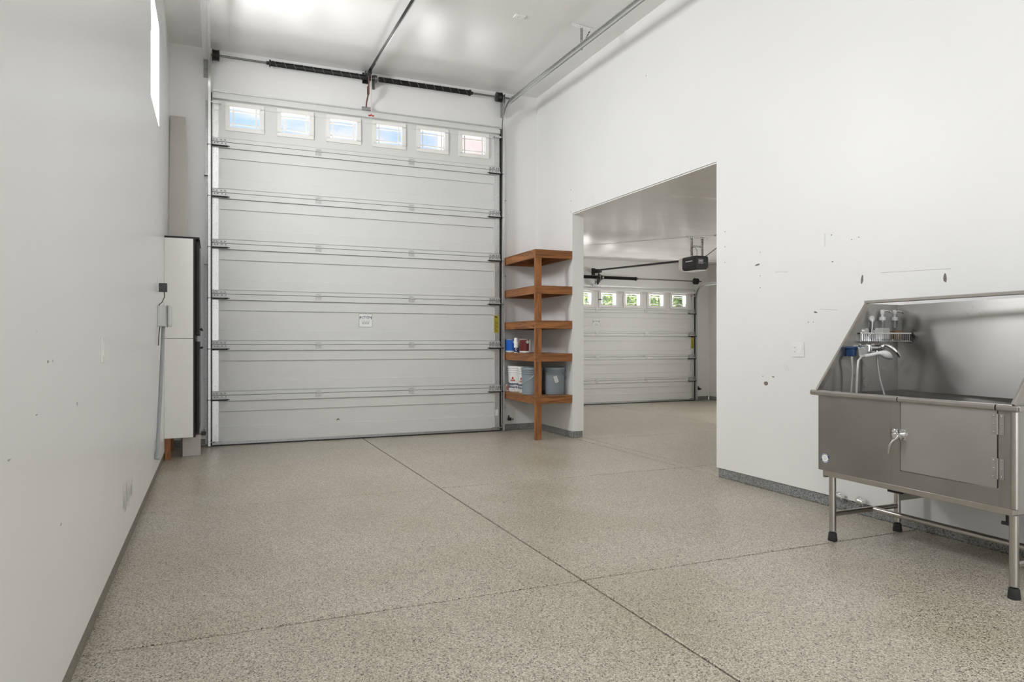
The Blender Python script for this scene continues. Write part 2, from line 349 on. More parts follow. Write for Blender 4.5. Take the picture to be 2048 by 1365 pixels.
# ---- flake coated stem walls under the drywall
def base(name, boxes, label, mat='base'):
    m = MB()
    for a, b in boxes: m.box(a, b)
    struct(m.build(name, mat, bevel=0.003, seg=1), label, 'baseboard')
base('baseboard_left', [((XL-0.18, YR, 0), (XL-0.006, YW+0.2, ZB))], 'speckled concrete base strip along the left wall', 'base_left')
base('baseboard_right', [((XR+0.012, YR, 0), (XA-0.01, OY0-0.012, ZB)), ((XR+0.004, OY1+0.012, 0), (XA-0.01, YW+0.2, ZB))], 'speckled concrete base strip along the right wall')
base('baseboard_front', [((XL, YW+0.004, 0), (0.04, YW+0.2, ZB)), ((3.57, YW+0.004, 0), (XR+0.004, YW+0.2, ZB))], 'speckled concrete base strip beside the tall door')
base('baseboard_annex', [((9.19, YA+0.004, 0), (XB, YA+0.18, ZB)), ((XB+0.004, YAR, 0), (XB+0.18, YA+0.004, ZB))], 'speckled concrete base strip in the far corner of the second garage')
# ---- windows: one seen in the left wall, the others added for fill light
def side_window(name, x, d, y0, y1, z0, z1, label):
    """d = outward direction along x"""
    xo = x + d*0.11; m = MB()
    for a, b in (((y0, z0), (y1, z0+0.045)), ((y0, z1-0.045), (y1, z1)), ((y0, z0), (y0+0.045, z1)), ((y1-0.045, z0), (y1, z1))):
        m.box((xo, a[0], a[1]), (xo+d*0.05, b[0], b[1]))
    o = struct(m.build(name, 'door_frame', bevel=0.003), label, 'window')
    box('pane', (xo+d*0.022, y0+0.045, z0+0.045), (xo+d*0.028, y1-0.045, z1-0.045), 'glass', o)
    return o
side_window('window_1', XL, -1, 6.43, 7.33, 3.25, 4.18, 'bright square window high in the left wall near the tall door')
side_window('added_window_2', XL, -1, 2.75, 3.65, 3.25, 4.18, 'added unseen square window high in the left wall nearest the viewer')
side_window('added_window_3', XL, -1, -0.85, 0.05, 3.25, 4.18, 'added unseen square window high in the left wall behind the viewer')
side_window('added_window_4', XB, 1, 7.85, 9.35, 1.15, 2.15, 'added unseen wide window in the right wall of the second garage near its door')
side_window('added_window_5', XB, 1, 3.45, 4.95, 1.15, 2.15, 'added unseen wide window in the right wall of the second garage near its back')

# ---- marks on the walls: chipped paint, screw holes, scuffs (thin flakes on the surface)
def chip(wall, pts, x, mat, d):
    m = MB(); m.prism([(x, y, z) for y, z in pts], (d*0.0006, 0, 0)); m.build('paint_chip', mat, wall)
def blob(cy, cz, ry, rz, n=9, j=0.35, ang=0.0, seed=0):
    r = random.Random(seed); out = []
    for i in range(n):
        a = 2*PI*i/n; k = 1 - j*r.random(); y = math.cos(a)*ry*k; z = math.sin(a)*rz*k
        out.append((cy + y*math.cos(ang)-z*math.sin(ang), cz + y*math.sin(ang)+z*math.cos(ang)))
    return out
for cy, cz, ry, rz, ang, sd in ((4.641, 1.886, 0.034, 0.010, -0.1, 1), (3.602, 1.674, 0.014, 0.036, 0.08, 2), (2.988, 1.636, 0.013, 0.036, 0.0, 3),
                               (4.542, 0.884, 0.027, 0.022, 0.0, 4), (4.46, 0.945, 0.022, 0.006, -0.1, 5), (4.58, 0.945, 0.007, 0.005, 0, 6), (4.02, 1.459, 0.022, 0.008, 0.3, 8)):
    chip(wall_right, blob(cy, cz, ry, rz, ang=ang, seed=sd), XR, 'plaster', -1)
for y, z, r in ((8.004, 3.194, 0.008), (8.004, 3.052, 0.008), (8.006, 2.91, 0.007), (5.05, 2.225, 0.006), (5.05, 2.089, 0.006), (5.05, 1.95, 0.006), (4.611, 1.988, 0.005),
                (4.611, 1.79, 0.005), (4.611, 1.69, 0.005), (3.86, 1.83, 0.006), (3.69, 1.97, 0.005), (3.63, 1.98, 0.005), (4.09, 1.385, 0.005), (4.04, 1.385, 0.005), (3.87, 2.03, 0.006), (6.30, 4.07, 0.007)):
    chip(wall_right, blob(y, z, r, r, 7, 0.2, seed=int(z*99)), XR, 'plaster', -1)
for y, z, dy, dz in ((4.37, 1.80, 0.14, 0.012), (3.9, 1.475, 0.16, 0.014), (4.30, 1.02, 0.03, 0.05), (4.33, 1.03, 0.03, 0.05), (3.93, 2.0, 0.002, 0.10), (3.2, 1.70, 0.5, 0.02)):
    chip(wall_right, [(y-dy/2, z-dz/2-0.0012), (y+dy/2, z+dz/2-0.0012), (y+dy/2, z+dz/2+0.0012), (y-dy/2, z-dz/2+0.0012)][:4] if dy > 0.01 else [(y-0.0015, z-dz/2), (y+0.0015, z-dz/2), (y+0.0015, z+dz/2), (y-0.0015, z+dz/2)], XR, 'scuff', -1)
for y, z, dy, dz in ((1.62, 0.66, 0.05, 0.10), (1.50, 0.52, 0.06, 0.14), (1.95, 0.13, 0.012, 0.03), (1.47, 0.42, 0.03, 0.03)):
    chip(wall_left, [(y-dy/2-0.002, z-dz/2), (y-dy/2+0.002, z-dz/2), (y+dy/2+0.003, z+dz/2), (y+dy/2-0.002, z+dz/2)], XL, 'scuff', 1)
rs = random.Random(5)
for k in range(22):
    y = 4.50 + 0.0225*k + rs.uniform(-0.01, 0.01); z0 = 0.24 + rs.uniform(0, 0.05); z1 = z0 + rs.uniform(0.06, 0.17); w = rs.uniform(0.003, 0.010)
    chip(wall_left, [(y-w, z0), (y+w, z0+0.01), (y+w*0.6, z1), (y-w*0.4, z1-0.01)], XL, 'scuff', 1)
for y, z, ry, rz, sd in ((2.55, 1.17, 0.03, 0.012, 1), (2.62, 1.17, 0.012, 0.01, 2), (2.40, 1.02, 0.03, 0.006, 3), (2.1, 0.935, 0.03, 0.007, 4), (2.4, 1.26, 0.012, 0.004, 5), (2.35, 0.25, 0.02, 0.02, 6), (1.9, 0.26, 0.012, 0.03, 7), (4.9, 0.60, 0.02, 0.006, 8), (3.05, 1.0, 0.02, 0.02, 9), (2.75, 0.62, 0.03, 0.012, 10)):
    chip(wall_left, blob(y, z, ry*0.7, rz*0.45, j=0.6, n=12, seed=sd), XL, 'scuff', 1)

# ================================================================== SECTIONAL DOORS
def mid_hinge_mesh():
    m = MB(); m.box((-0.032, -0.004, 0.004), (0.032, 0.0, 0.036)); m.box((-0.036, -0.004, -0.044), (0.036, 0.0, -0.004)); m.cyl((-0.036, -0.008, 0), (0.036, -0.008, 0), 0.006, n=10)
    for x, z in ((-0.02, 0.022), (0.02, 0.022), (-0.022, -0.026), (0.022, -0.026), (0, -0.034)): m.cyl((x, -0.004, z), (x, -0.009, z), 0.005, n=6)
    me = m.mesh('hinge'); me.materials.append(M['hinge']); return me
def end_hinge_mesh(s):
    """s = +1: plate runs to +x from the door's left edge"""
    m = MB()
    m.box((0, -0.006, 0.006), (s*0.076, 0, 0.040)); m.box((s*0.082, -0.006, 0.006), (s*0.160, 0, 0.040))
    m.box((0, -0.006, -0.036), (s*0.160, 0, -0.002)); m.box((0, -0.030, -0.052), (s*0.160, -0.004, -0.030))
    m.m = 1; m.cyl((-s*0.05, -0.022, -0.050), (s*0.168, -0.022, -0.050), 0.011, n=10); m.cyl((s*0.168, -0.022, -0.050), (s*0.19, -0.022, -0.050), 0.005, n=8)
    for i, x in enumerate((0.02, 0.05, 0.10, 0.14)):
        m.cyl((s*x, -0.006, 0.022), (s*x, -0.011, 0.022), 0.006, n=6); m.cyl((s*(x+0.008), -0.006, -0.016), (s*(x+0.008), -0.011, -0.016), 0.006, n=6)
    me = m.mesh('end_hinge'); me.materials.append(M['hinge']); me.materials.append(M['steelblack']); me.polygons.foreach_set('material_index', m.mi); return me
MIDH = mid_hinge_mesh(); ENDL = end_hinge_mesh(1); ENDR = end_hinge_mesh(-1)
def stile_mesh(h):
    m = MB(); m.box((-0.034, -0.003, 0), (0.034, 0.0, h)); m.m = 1
    for z in (h-0.02, h-0.05, h-0.085, h-0.12, h*0.12):
        for x in ((-0.018, 0.016) if z > h*0.5 else (0.0,)): m.cyl((x, -0.003, z), (x, -0.006, z), 0.0045, n=6)
    me = m.mesh('end_stile'); me.materials.append(M['galv']); me.materials.append(M['galv_dark']); me.polygons.foreach_set('material_index', m.mi); return me
def window_meshes(w, h):
    """frame, vertical muntin, horizontal muntin, pane; front faces -y, centred on the glass"""
    b = 0.045; f = MB()
    for y0, y1 in ((-0.014, 0.012), (0.040, 0.062)):
        f.box((-w/2-b, y0, h/2-0.004), (w/2+b, y1, h/2+b)); f.box((-w/2-b, y0, -h/2-b), (w/2+b, y1, -h/2+0.004))
        f.box((-w/2-b, y0, -h/2), (-w/2+0.004, y1, h/2)); f.box((w/2-0.004, y0, -h/2), (w/2+b, y1, h/2))
    for x, z in ((-w/2-0.03, 0), (w/2+0.03, 0), (0, h/2+0.03), (0, -h/2-0.03), (-w/2-0.03, h/2+0.03), (w/2+0.03, h/2+0.03), (w/2+0.03, -h/2-0.03), (-w/2-0.03, -h/2-0.03)):
        f.cyl((x, -0.014, z), (x, -0.016, z), 0.004, n=6)
    v = MB().box((-0.008, 0.014, -h/2), (0.008, 0.022, h/2)); hz = MB().box((-w/2, 0.0145, -0.007), (w/2, 0.0215, 0.007))
    p = MB().box((-w/2, 0.024, -h/2), (w/2, 0.028, h/2))
    out = []
    for mm, n, k in ((f, 'window', 'door_frame'), (v, 'muntin', 'door_frame'), (hz, 'muntin', 'door_frame'), (p, 'pane', 'glass')):
        me = mm.mesh(n); me.materials.append(M[k]); out.append(me)
    return out
def garage_door(Xa, Xb, Y, H, nsec, win_c, ww, wh, wz, hinge_x, label, stick, yellow):
    win_c = sorted(win_c)
    D = thing('garage_door', ((Xa+Xb)/2, Y, 0), label, 'garage door')
    sh = H/nsec; k = sh/0.6; z00 = 0.045; secs = []
    st = stile_mesh(sh-0.10*k); wf, wv, wh_, wp = window_meshes(ww, wh)
    for i in range(nsec):
        z0 = i*sh + (z00 if i == 0 else 0.0015); z1 = (i+1)*sh - 0.0015; m = MB()
        ra, rb = z0+0.170*k, z1-0.190*k                     # recessed field
        xa, xb = Xa+0.085, Xb-0.085; YB = Y+0.046
        wins = win_c if i == nsec-1 else []
        if wins: ra, rb = wz-wh/2-0.01, wz+wh/2-0.02
        if i: m.box((Xa, Y+0.02, z0-0.006), (Xb, YB, z0+0.003))
        if not wins: m.box((Xa, Y+0.016, z0), (Xb, YB, z1)); m.box((xa, Y+0.011, ra-0.008), (xb, Y+0.02, rb-0.007)); m.box((Xa, Y+0.011, z0), (Xb, Y+0.02, ra)); m.box((Xa, Y+0.011, rb), (Xb, Y+0.02, z1-0.078*k))
        else:
            m.box((Xa, Y+0.007, z0), (Xb, YB, wz-wh/2)); m.box((Xa, Y+0.007, wz+wh/2), (Xb, YB, z1))
            xs = [Xa] + [v for c in wins for v in (c-ww/2, c+ww/2)] + [Xb]
            for j in range(0, len(xs), 2): m.box((xs[j], Y+0.007, wz-wh/2), (xs[j+1], YB, wz+wh/2))
        # proud faces around the recess, sloped at its edges
        def strip(za, zb, sl_lo, sl_hi):
            m.prism([(Xa, Y, za), (Xa, Y, zb), (Xa, Y+0.008, zb+sl_hi), (Xa, Y+0.008, za-sl_lo)], (Xb-Xa, 0, 0))
        if wins:
            zt = max(rb, wz+wh/2); zl = min(ra, wz-wh/2); strip(zt, z1, 0, 0); strip(z0+0.052*k, zl, 0, 0)
        else: strip(rb, z1-0.076*k, 0.0, 0); strip(z0+0.052*k if i else z0, ra, 0, 0.004*k)
        m.box((Xa, Y, ra), (xa, Y+0.008, rb)); m.box((xb, Y, ra), (Xb, Y+0.008, rb))
        if i < nsec-1: m.prism([(Xa, Y-0.014, z1-0.002), (Xa, Y-0.014, z1-0.066*k), (Xa, Y+0.03, z1-0.066*k), (Xa, Y+0.03, z1-0.002)], (Xb-Xa, 0, 0))
        if i > 0: m.prism([(Xa, Y-0.012, z0+0.002), (Xa, Y+0.03, z0+0.002), (Xa, Y+0.03, z0+0.042*k), (Xa, Y-0.012, z0+0.042*k)], (Xb-Xa, 0, 0))
        S = m.build('door_section', 'door', D); secs.append(S)
        zc = z0+0.048*k if i else z0+0.01
        inst('end_stile', st, S, (Xa+0.036, Y, zc)); inst('end_stile', st, S, (Xb-0.036, Y, zc))
        if i < nsec-1:
            for hx in hinge_x: inst('hinge', MIDH, S, (hx, Y-0.014, z1))
            inst('end_hinge', ENDL, S, (Xa, Y-0.014, z1)); inst('end_hinge', ENDR, S, (Xb, Y-0.014, z1))
        for c in wins:
            w = inst('window', wf, D, (c, Y, wz))
            for dx in (-0.128, 0.128): inst('muntin', wv, w, (c+dx*ww/0.345, Y, wz))
            for dz in (-0.076, 0.076): inst('muntin', wh_, w, (c, Y, wz+dz*wh/0.24))
            inst('pane', wp, w, (c, Y, wz))
    # stiffening strut along the top, bottom rail and seal
    m = MB(); zt = H-0.02
    m.sweep([(Xa+0.005, Y, zt), (Xb-0.005, Y, zt)], [(-0.004, 0), (-0.004, -0.018), (-0.045, -0.028), (-0.045, -0.078), (-0.004, -0.088), (-0.004, -0.10), (-0.001, -0.10), (-0.001, 0.0)], (0, 0, 1))
    m.build('top_strut', 'door', D)
    box('top_lip', (Xa, Y-0.012, H-0.012), (Xb, Y+0.02, H+0.004), 'galv', D)
    for xx, s in ((Xa, 1), (Xb, -1)):
        mm = MB(); mm.box((xx, Y-0.05, H-0.16), (xx+s*0.09, Y-0.003, H-0.135)); mm.box((xx+s*0.01, Y-0.008, H-0.23), (xx+s*0.075, Y, H-0.13))
        mm.cyl((xx-s*0.05, Y-0.03, H-0.145), (xx+s*0.09, Y-0.03, H-0.145), 0.008, n=8); mm.build('top_bracket', 'galv', D)
        mm = MB(); mm.box((xx, Y-0.012, 0.02), (xx+s*0.11, Y, 0.055)); mm.cyl((xx-s*0.05, Y-0.02, 0.05), (xx+s*0.03, Y-0.02, 0.05), 0.009, n=8); mm.build('bottom_bracket', 'galv_dark', D)
    for xx, sd in ((Xa, -1), (Xb, 1)): box('gap_shade_strip', (xx+sd*0.001, Y+0.012, 0.02), (xx+sd*0.034, Y+0.040, H-0.02), 'rubber', D)  # black strips stand in for shade in the gap beside the track
    box('bottom_rail', (Xa, Y-0.004, 0.016), (Xb, Y+0.046, 0.046), 'galv_dark', D)
    box('bottom_seal', (Xa, Y+0.0, 0.001), (Xb, Y+0.05, 0.018), 'rubber', D)
    # supplier's sticker
    (sx, sz, sw, S) = stick; S = secs[S]; ys = Y+0.011
    b = MB(); b.box((sx-sw/2, ys-0.0012, sz-sw/2), (sx+sw/2, ys, sz+sw/2)); st_ = b.build('supplier_sticker', 'greyprint', D)
    q = sw*0.475; MB().box((sx-q, ys-0.0018, sz-q), (sx+q, ys-0.0012, sz+q)).build('sticker_face', 'paper', st_)
    t = MB(); text_front(t, 'ACTION', sw*0.27, sx, ys-0.0022, sz+sw*0.14, 1.02, 0.86)
    for e in (-1, 1): t.box((sx+e*sw*0.42-sw*0.02, ys-0.0024, sz+sw*0.08), (sx+e*sw*0.42+sw*0.02, ys-0.002, sz+sw*0.28))
    t.build('sticker_lettering', 'navy', st_)
    t = MB(); text_front(t, 'For Sales & Service', sw*0.085, sx, ys-0.0022, sz-sw*0.08)
    for dz in (-0.17, -0.25):
        for a, bb in ((-0.27, -0.10), (-0.06, 0.08), (0.10, 0.27)): t.box((sx+a*sw, ys-0.0022, sz+dz*sw-sw*0.02), (sx+bb*sw, ys-0.002, sz+dz*sw+sw*0.02))
    t.build('sticker_small_print', 'greyprint', st_)
    if yellow:
        z0, z1 = yellow; b = MB().box((Xb-0.082, Y-0.005, z0), (Xb-0.012, Y-0.0035, z1)).build('warning_label', 'yellow', D)
        t = MB(); t.prism([(Xb-0.074, Y-0.0056, z1-0.012), (Xb-0.046, Y-0.0056, z1-0.012), (Xb-0.03, Y-0.0056, z1-0.035), (Xb-0.066, Y-0.0056, z1-0.03)], (0, 0.0004, 0))
        for j in range(9): t.box((Xb-0.068, Y-0.0056, z0+0.02+j*0.018), (Xb-0.024-0.012*(j % 3), Y-0.0052, z0+0.026+j*0.018))
        t.build('warning_print', 'blackprint', b)
    return D
XA1, XB1, YD1, HD1 = -0.015, 3.640, 8.985, 4.205
D1 = garage_door(XA1, XB1, YD1, HD1, 7, [0.346+0.5835*i for i in range(6)], 0.345, 0.245, 3.915, (1.203, 2.389),
                 'tall white sectional garage door with six small windows along its top', (1.793, 1.510, 0.172, 2), (1.36, 1.60))
MB().box((3.575, YD1-0.0045, 0.215), (3.618, YD1-0.0032, 0.30)).build('inspection_label', 'paper', D1)
MB().prism([(1.42+a, YD1+0.0104, 0.24+b) for a, b in ((0, 0), (0.03, 0.012), (0.05, 0.002), (0.035, 0.03), (0.012, 0.022))], (0, 0.0006, 0)).build('paint_chip', 'plaster', D1)
XA2, XB2, YD2, HD2 = 4.435, 9.295, 12.045, 2.345
D2 = garage_door(XA2, XB2, YD2, HD2, 5, [8.90-0.5635*i for i in range(8)], 0.345, 0.235, 2.085, (4.66, 5.80, 6.946, 8.089),
                 'wide low white sectional garage door in the second garage', (6.94, 1.605, 0.165, 3), (1.10, 1.36))

# ================================================================== TRACKS
def door_track(xc, s, Y, zc, R, ztop, yend, zend, label, mat, wide_angle=False, group=None):
    """xc: track centre; s: direction towards the door; vertical run, bend of radius R, run towards the viewer"""
    T = thing('door_track', (xc, Y, 0), label, 'door track', group)
    path = [(xc, Y, 0.01), (xc, Y, 1.0), (xc, Y, 2.0), (xc, Y, ztop-R)]
    for i in range(1, 13):
        a = PI/2*i/12; path.append((xc, Y-R+R*math.cos(a), ztop-R+R*math.sin(a)))
    path.append((xc, yend, zend))
    c, w, t = 0.026, 0.026, 0.003
    # C channel with rolled lips; opening faces the door
    prof = [(-c, -s*0), (-c, s*w), (-c+0.008, s*w), (-c+0.008, s*(w-t)), (-c+t, s*(w-t)), (-c+t, s*t), (c-t, s*t), (c-t, s*(w-t)), (c-0.008, s*(w-t)), (c-0.008, s*w), (c, s*w), (c, 0)]
    m = MB(); m.sweep(path, prof, (1, 0, 0)); m.build('track_channel', mat, T, smooth=True)
    # angle iron behind the vertical run
    m = MB(); m.box((xc-s*0.004, Y+0.026, 0.02), (xc-s*0.001, YW if Y < 10 else YA, ztop-R-0.1)); m.box((xc-s*0.03, (YW if Y < 10 else YA)-0.003, 0.02), (xc, (YW if Y < 10 else YA)-0.0005, ztop-R-0.1))
    m.build('jamb_angle', 'galv_dark', T)
    # angle iron along the horizontal run
    y0 = Y-R-(-0.05)
    if wide_angle:
        m = MB(); m.box((xc-s*0.058, yend, ztop-0.02), (xc-s*0.001, y0+0.05, ztop-0.016)); m.box((xc-s*0.004, yend, ztop-0.03), (xc-s*0.001, y0+0.05, ztop+0.026))
        m.build('track_angle', 'galv', T)
    else:
        dz = (zend-ztop)/(yend-(Y-R))
        m = MB(); m.prism([(xc-s*0.003, y0, ztop-0.005), (xc-s*0.003, yend, zend-0.005), (xc-s*0.003, yend, zend+0.03), (xc-s*0.003, y0, ztop+0.03)], (-s*0.003, 0, 0))
        m.prism([(xc-s*0.003, y0, ztop-0.034), (xc-s*0.003, yend, zend-0.034), (xc-s*0.003, yend, zend-0.005), (xc-s*0.003, y0, ztop-0.005)], (-s*0.003, 0, 0))
        m.build('track_angle', 'galv', T)
    if Y < 10:
        for z in (0.32, 0.80, 1.25, 2.15, 3.2):
            mm = MB(); mm.box((xc-s*0.045, Y+0.02, z), (xc-s*0.002, YW-0.001, z+0.004)); mm.box((xc-s*0.045, YW-0.004, z-0.03), (xc-s*0.02, YW-0.0005, z+0.03)); mm.build('jamb_bracket', 'galv_dark', T)
    return T
door_track(3.700, -1, 8.965, 0, 0.30, 4.495, 2.6, 4.42, 'galvanised track curving from beside the wooden shelves to the ceiling', 'galv', group=None)
door_track(-0.058, 1, 8.965, 0, 0.30, 4.495, 2.6, 4.46, 'galvanised track running up beside the white cabinets', 'galv', wide_angle=True)
door_track(9.345, -1, 12.02, 0, 0.30, 2.43, 8.6, 2.44, 'bright curved steel track at the right of the low door', 'galv')
# flag bracket of the tall door
for xc, s, lab in ((3.68, -1, 'dark steel flag bracket under the right cable drum'), (-0.05, 1, 'dark steel flag bracket under the left cable drum')):
    m = MB(); m.prism([(xc-s*0.0, YW-0.001, 4.36), (xc, YW-0.001, 4.64), (xc, 8.87, 4.64), (xc, 8.87, 4.52), (xc, 8.97, 4.36)], (s*0.004, 0, 0)); m.box((xc, YW-0.004, 4.36), (xc-s*0.06, YW-0.001, 4.64))
    tag(m.build('flag_bracket', 'galv_dark'), lab, 'bracket')

# ================================================================== TORSION SPRINGS
def torsion(x0, x1, cx, Y, z, sp, r, ends, label, wallY, stripe=True):
    T = thing('torsion_spring_shaft', (cx, Y, z), label, 'torsion spring')
    MB().cyl((x0, Y, z), (x1, Y, z), 0.0125, n=12).build('shaft', 'shaft', T, smooth=True)
    for a, b in sp:
        m = MB(); n = int(abs(b-a)/0.010); pts = []
        for i in range(n*8+1):
            an = 2*PI*i/8; pts.append((a+(b-a)*i/(n*8), Y+math.cos(an)*r, z+math.sin(an)*r))
        m.tube(pts, 0.0048, 5); m.cyl((a, Y, z), (b, Y, z), r-0.002, n=16)
        S = m.build('spring', 'spring', T, smooth=True)
        if stripe:
            m = MB(); pts = []; q = int(abs(b-a)/0.105)
            sgn = 1 if b > a else -1
            for i in range(q*16+1):
                an = sgn*2*PI*i/16; pts.append((a+(b-a)*i/(q*16), Y+math.cos(an)*(r+0.004), z+math.sin(an)*(r+0.004)))
            m.tube(pts, 0.0024, 4); m.build('paint_stripe', 'greyprint', S)
        mm = MB(); e = b; d = 1 if b > a else -1
        mm.cyl((e-d*0.005, Y, z), (e+d*0.012, Y, z), r+0.012, n=16); mm.cyl((e+d*0.012, Y, z), (e+d*0.045, Y, z), r*0.7, n=16); mm.build('winding_cone', 'steelblack', T, smooth=True)
    for e, d in ends:
        m = MB(); pr = [(0.030, 0), (0.066, 0.0), (0.066, 0.010), (0.056, 0.014), (0.058, 0.060), (0.064, 0.066), (0.064, 0.078), (0.03, 0.082)]
        n = 20; vs = []; fs = []
        for rr, t in pr:
            for k in range(n): vs.append((e+d*t, Y+math.cos(2*PI*k/n)*rr, z+math.sin(2*PI*k/n)*rr))
        for i in range(len(pr)-1):
            for k in range(n): fs.append((i*n+k, i*n+(k+1) % n, (i+1)*n+(k+1) % n, (i+1)*n+k))
        fs += [tuple(range(n)), tuple((len(pr)-1)*n+k for k in range(n))]
        m.add(vs, fs)
        for i in range(5): 
            pts = [(e+d*(0.016+0.009*i), Y+math.cos(2*PI*k/16)*0.060, z+math.sin(2*PI*k/16)*0.060) for k in range(17)]; m.tube(pts, 0.003, 5)
        m.build('cable_drum', 'steelblack', T, smooth=True)
    m = MB(); m.prism([(cx+0.10, wallY-0.001, z+0.09), (cx+0.10, wallY-0.001, z-0.10), (cx+0.10, Y-0.03, z-0.03), (cx+0.10, Y-0.03, z+0.03)], (0.005, 0, 0)); m.box((cx+0.085, wallY-0.005, z-0.10), (cx+0.12, wallY-0.001, z+0.09))
    m.cyl((cx+0.09, Y, z), (cx+0.12, Y, z), r+0.016, n=16)
    m.build('centre_bracket', 'shaft', T)
    return T
torsion(-0.10, 3.775, 1.80, 8.925, 4.600, ((1.86, 0.63), (1.95, 3.18)), 0.030, ((-0.015, 1), (3.645, -1)), 'black torsion springs on a steel shaft above the tall door', YW)
torsion(4.36, 9.42, 6.92, 11.97, 2.505, ((6.98, 5.9), (7.05, 7.80)), 0.028, ((4.50, -1), (9.245, 1)), 'black torsion springs on a shaft above the low door', YA, stripe=False)
# lift cables
for x, y, z0, z1, lab in ((3.655, 8.865, 0.08, 4.59, 'thin lift cable at the right edge of the tall door'), (-0.028, 8.865, 0.08, 4.59, 'thin lift cable at the left edge of the tall door')):
    tag(MB().tube([(x, y+0.085, z0), (x, y+0.02, 4.2), (x, y, z1)], 0.0025, 6).build('lift_cable', 'galv'), lab, 'cable')

# ================================================================== OPENERS
def perforated(m, p, q, w, wd, t=0.003, pitch=0.036):
    """flat strap with a row of real holes, from p to q, width along w"""
    p = Vector(p); q = Vector(q); w = Vector(w).normalized(); d = (q-p); L = d.length; d.normalize(); nn = d.cross(w).normalized()*t
    def plate(a0, a1, b0, b1):
        m.prism([p+d*a0+w*b0, p+d*a1+w*b0, p+d*a1+w*b1, p+d*a0+w*b1], nn)
    h = wd*0.22
    plate(0, L, -wd/2, -h); plate(0, L, h, wd/2); k = max(1, int(L/pitch)); st = L/k
    for i in range(k+1): plate(max(0, i*st-st*0.25), min(L, i*st+st*0.25), -h, h)
def opener(cx, Yh, zh, ym, zm, doorY, doorH, arm_mat, label, zc, handle_z):
    O = thing('garage_door_opener', (cx, (Yh+ym)/2, zm), label, 'door opener')
    # rail (T section), header bracket
    m = MB(); a = Vector((cx, Yh-0.02, zh)); b = Vector((cx, ym, zm+0.07)); side = Vector((1, 0, 0))
    m.sweep([a, b], [(-0.016, -0.003), (-0.016, 0.003), (0.010, 0.003), (0.010, 0.019), (0.016, 0.019), (0.016, -0.019), (0.010, -0.019), (0.010, -0.003)], side)
    m.build('rail', 'steelblack', O)
    m = MB(); d = (b-a).normalized()
    m.sweep([a+d*0.55+Vector((0, 0, -0.018)), b-d*0.05+Vector((0, 0, -0.018))], [(-0.004, 0.008), (0.004, 0.008), (0.004, 0.014), (-0.004, 0.014)], side); m.build('drive_chain', 'galv', O)
    m = MB(); m.box((cx-0.03, Yh-0.16, zh-0.055), (cx-0.022, Yh, zh+0.02)); m.box((cx+0.022, Yh-0.16, zh-0.055), (cx+0.03, Yh, zh+0.02)); m.box((cx-0.04, Yh-0.004, zh-0.09), (cx+0.04, Yh, zh+0.05)); m.cyl((cx-0.035, Yh-0.08, zh-0.03), (cx+0.035, Yh-0.08, zh-0.03), 0.025, n=12)
    m.build('header_bracket', 'steelblack', O)
    # trolley, arm, release cord
    yt = Yh-0.22; zt = zh-0.035
    box('trolley', (cx-0.022, yt-0.08, zt-0.03), (cx+0.022, yt+0.08, zt+0.012), 'steelblack', O, bevel=0.004)
    m = MB(); za = doorH+0.02
    m.tube([(cx, yt, zt-0.02), (cx+0.004, yt+0.03, zt-0.16), (cx+0.004, yt+0.05, zt-0.24), (cx-0.004, (yt+doorY)/2+0.04, za+0.07), (cx-0.008, doorY-0.03, za)], 0.009, 6)
    m.box((cx-0.012, yt+0.02, zt-0.25), (cx+0.012, yt+0.06, zt-0.15))
    m.build('door_arm', arm_mat, O)
    m = MB(); m.box((cx-0.06, doorY-0.035, za-0.03), (cx+0.05, doorY-0.015, za+0.012)); m.build('door_bracket', 'galv_dark', O)
    m = MB(); m.tube([(cx+0.03, yt, zt), (cx+0.032, yt, (zt+handle_z)/2), (cx+0.03, yt, handle_z)], 0.0035, 6); m.build('release_cord', 'cord', O)
    m = MB(); m.tube([(cx-0.005, yt, handle_z-0.008), (cx+0.015, yt, handle_z-0.012), (cx+0.03, yt, handle_z), (cx+0.045, yt, handle_z-0.012), (cx+0.065, yt, handle_z-0.008)], 0.010, 8); m.build('release_handle', 'redhandle' if doorY < 10 else 'blackplastic', O, smooth=True)
    # motor unit: black shell, white light lenses at both ends, hung from perforated straps
    w, l, h = 0.125, 0.19, 0.105; mz = zm
    prof = [(-w, -h+0.03), (-w+0.03, -h), (w-0.03, -h), (w, -h+0.03), (w, h-0.02), (w-0.02, h), (-w+0.02, h), (-w, h-0.02)]
    m = MB(); m.prism([(cx+a_, ym-l*1.55, mz+b_) for a_, b_ in prof], (0, l*2*0.86, 0)); MO = m.build('motor_housing', 'blackplastic', O, bevel=0.008)
    m = MB(); m.prism([(cx+a_*0.96, ym+l*0.17, mz+b_*0.96) for a_, b_ in prof], (0, 0.10, 0)); m.build('light_lens', 'white', O, bevel=0.02)
    m = MB(); m.prism([(cx+a_*0.8, ym-l*1.5, mz-h-0.012+(b_+h)*0.06) for a_, b_ in prof[:6]], (0, l*1.75, 0)); m.build('bottom_lens', 'white', O)
    m = MB(); m.box((cx-0.07, ym-l*1.55-0.003, mz-0.02), (cx+0.03, ym-l*1.55, mz+0.055)); m.build('control_panel', 'greyprint', MO)
    m = MB(); m.box((cx-0.05, ym-l*1.55-0.005, mz+0.02), (cx+0.005, ym-l*1.55-0.003, mz+0.03)); m.build('panel_print', 'white', MO)
    MB().box((cx-w-0.001, ym-l*1.2, mz+0.02), (cx-w, ym-l*0.3, mz+0.035)).build('side_print', 'white', MO)
    MB().box((cx+0.055, ym-l*1.55-0.004, mz-0.004), (cx+0.065, ym-l*1.55, mz+0.006)).build('indicator', 'white', MO)
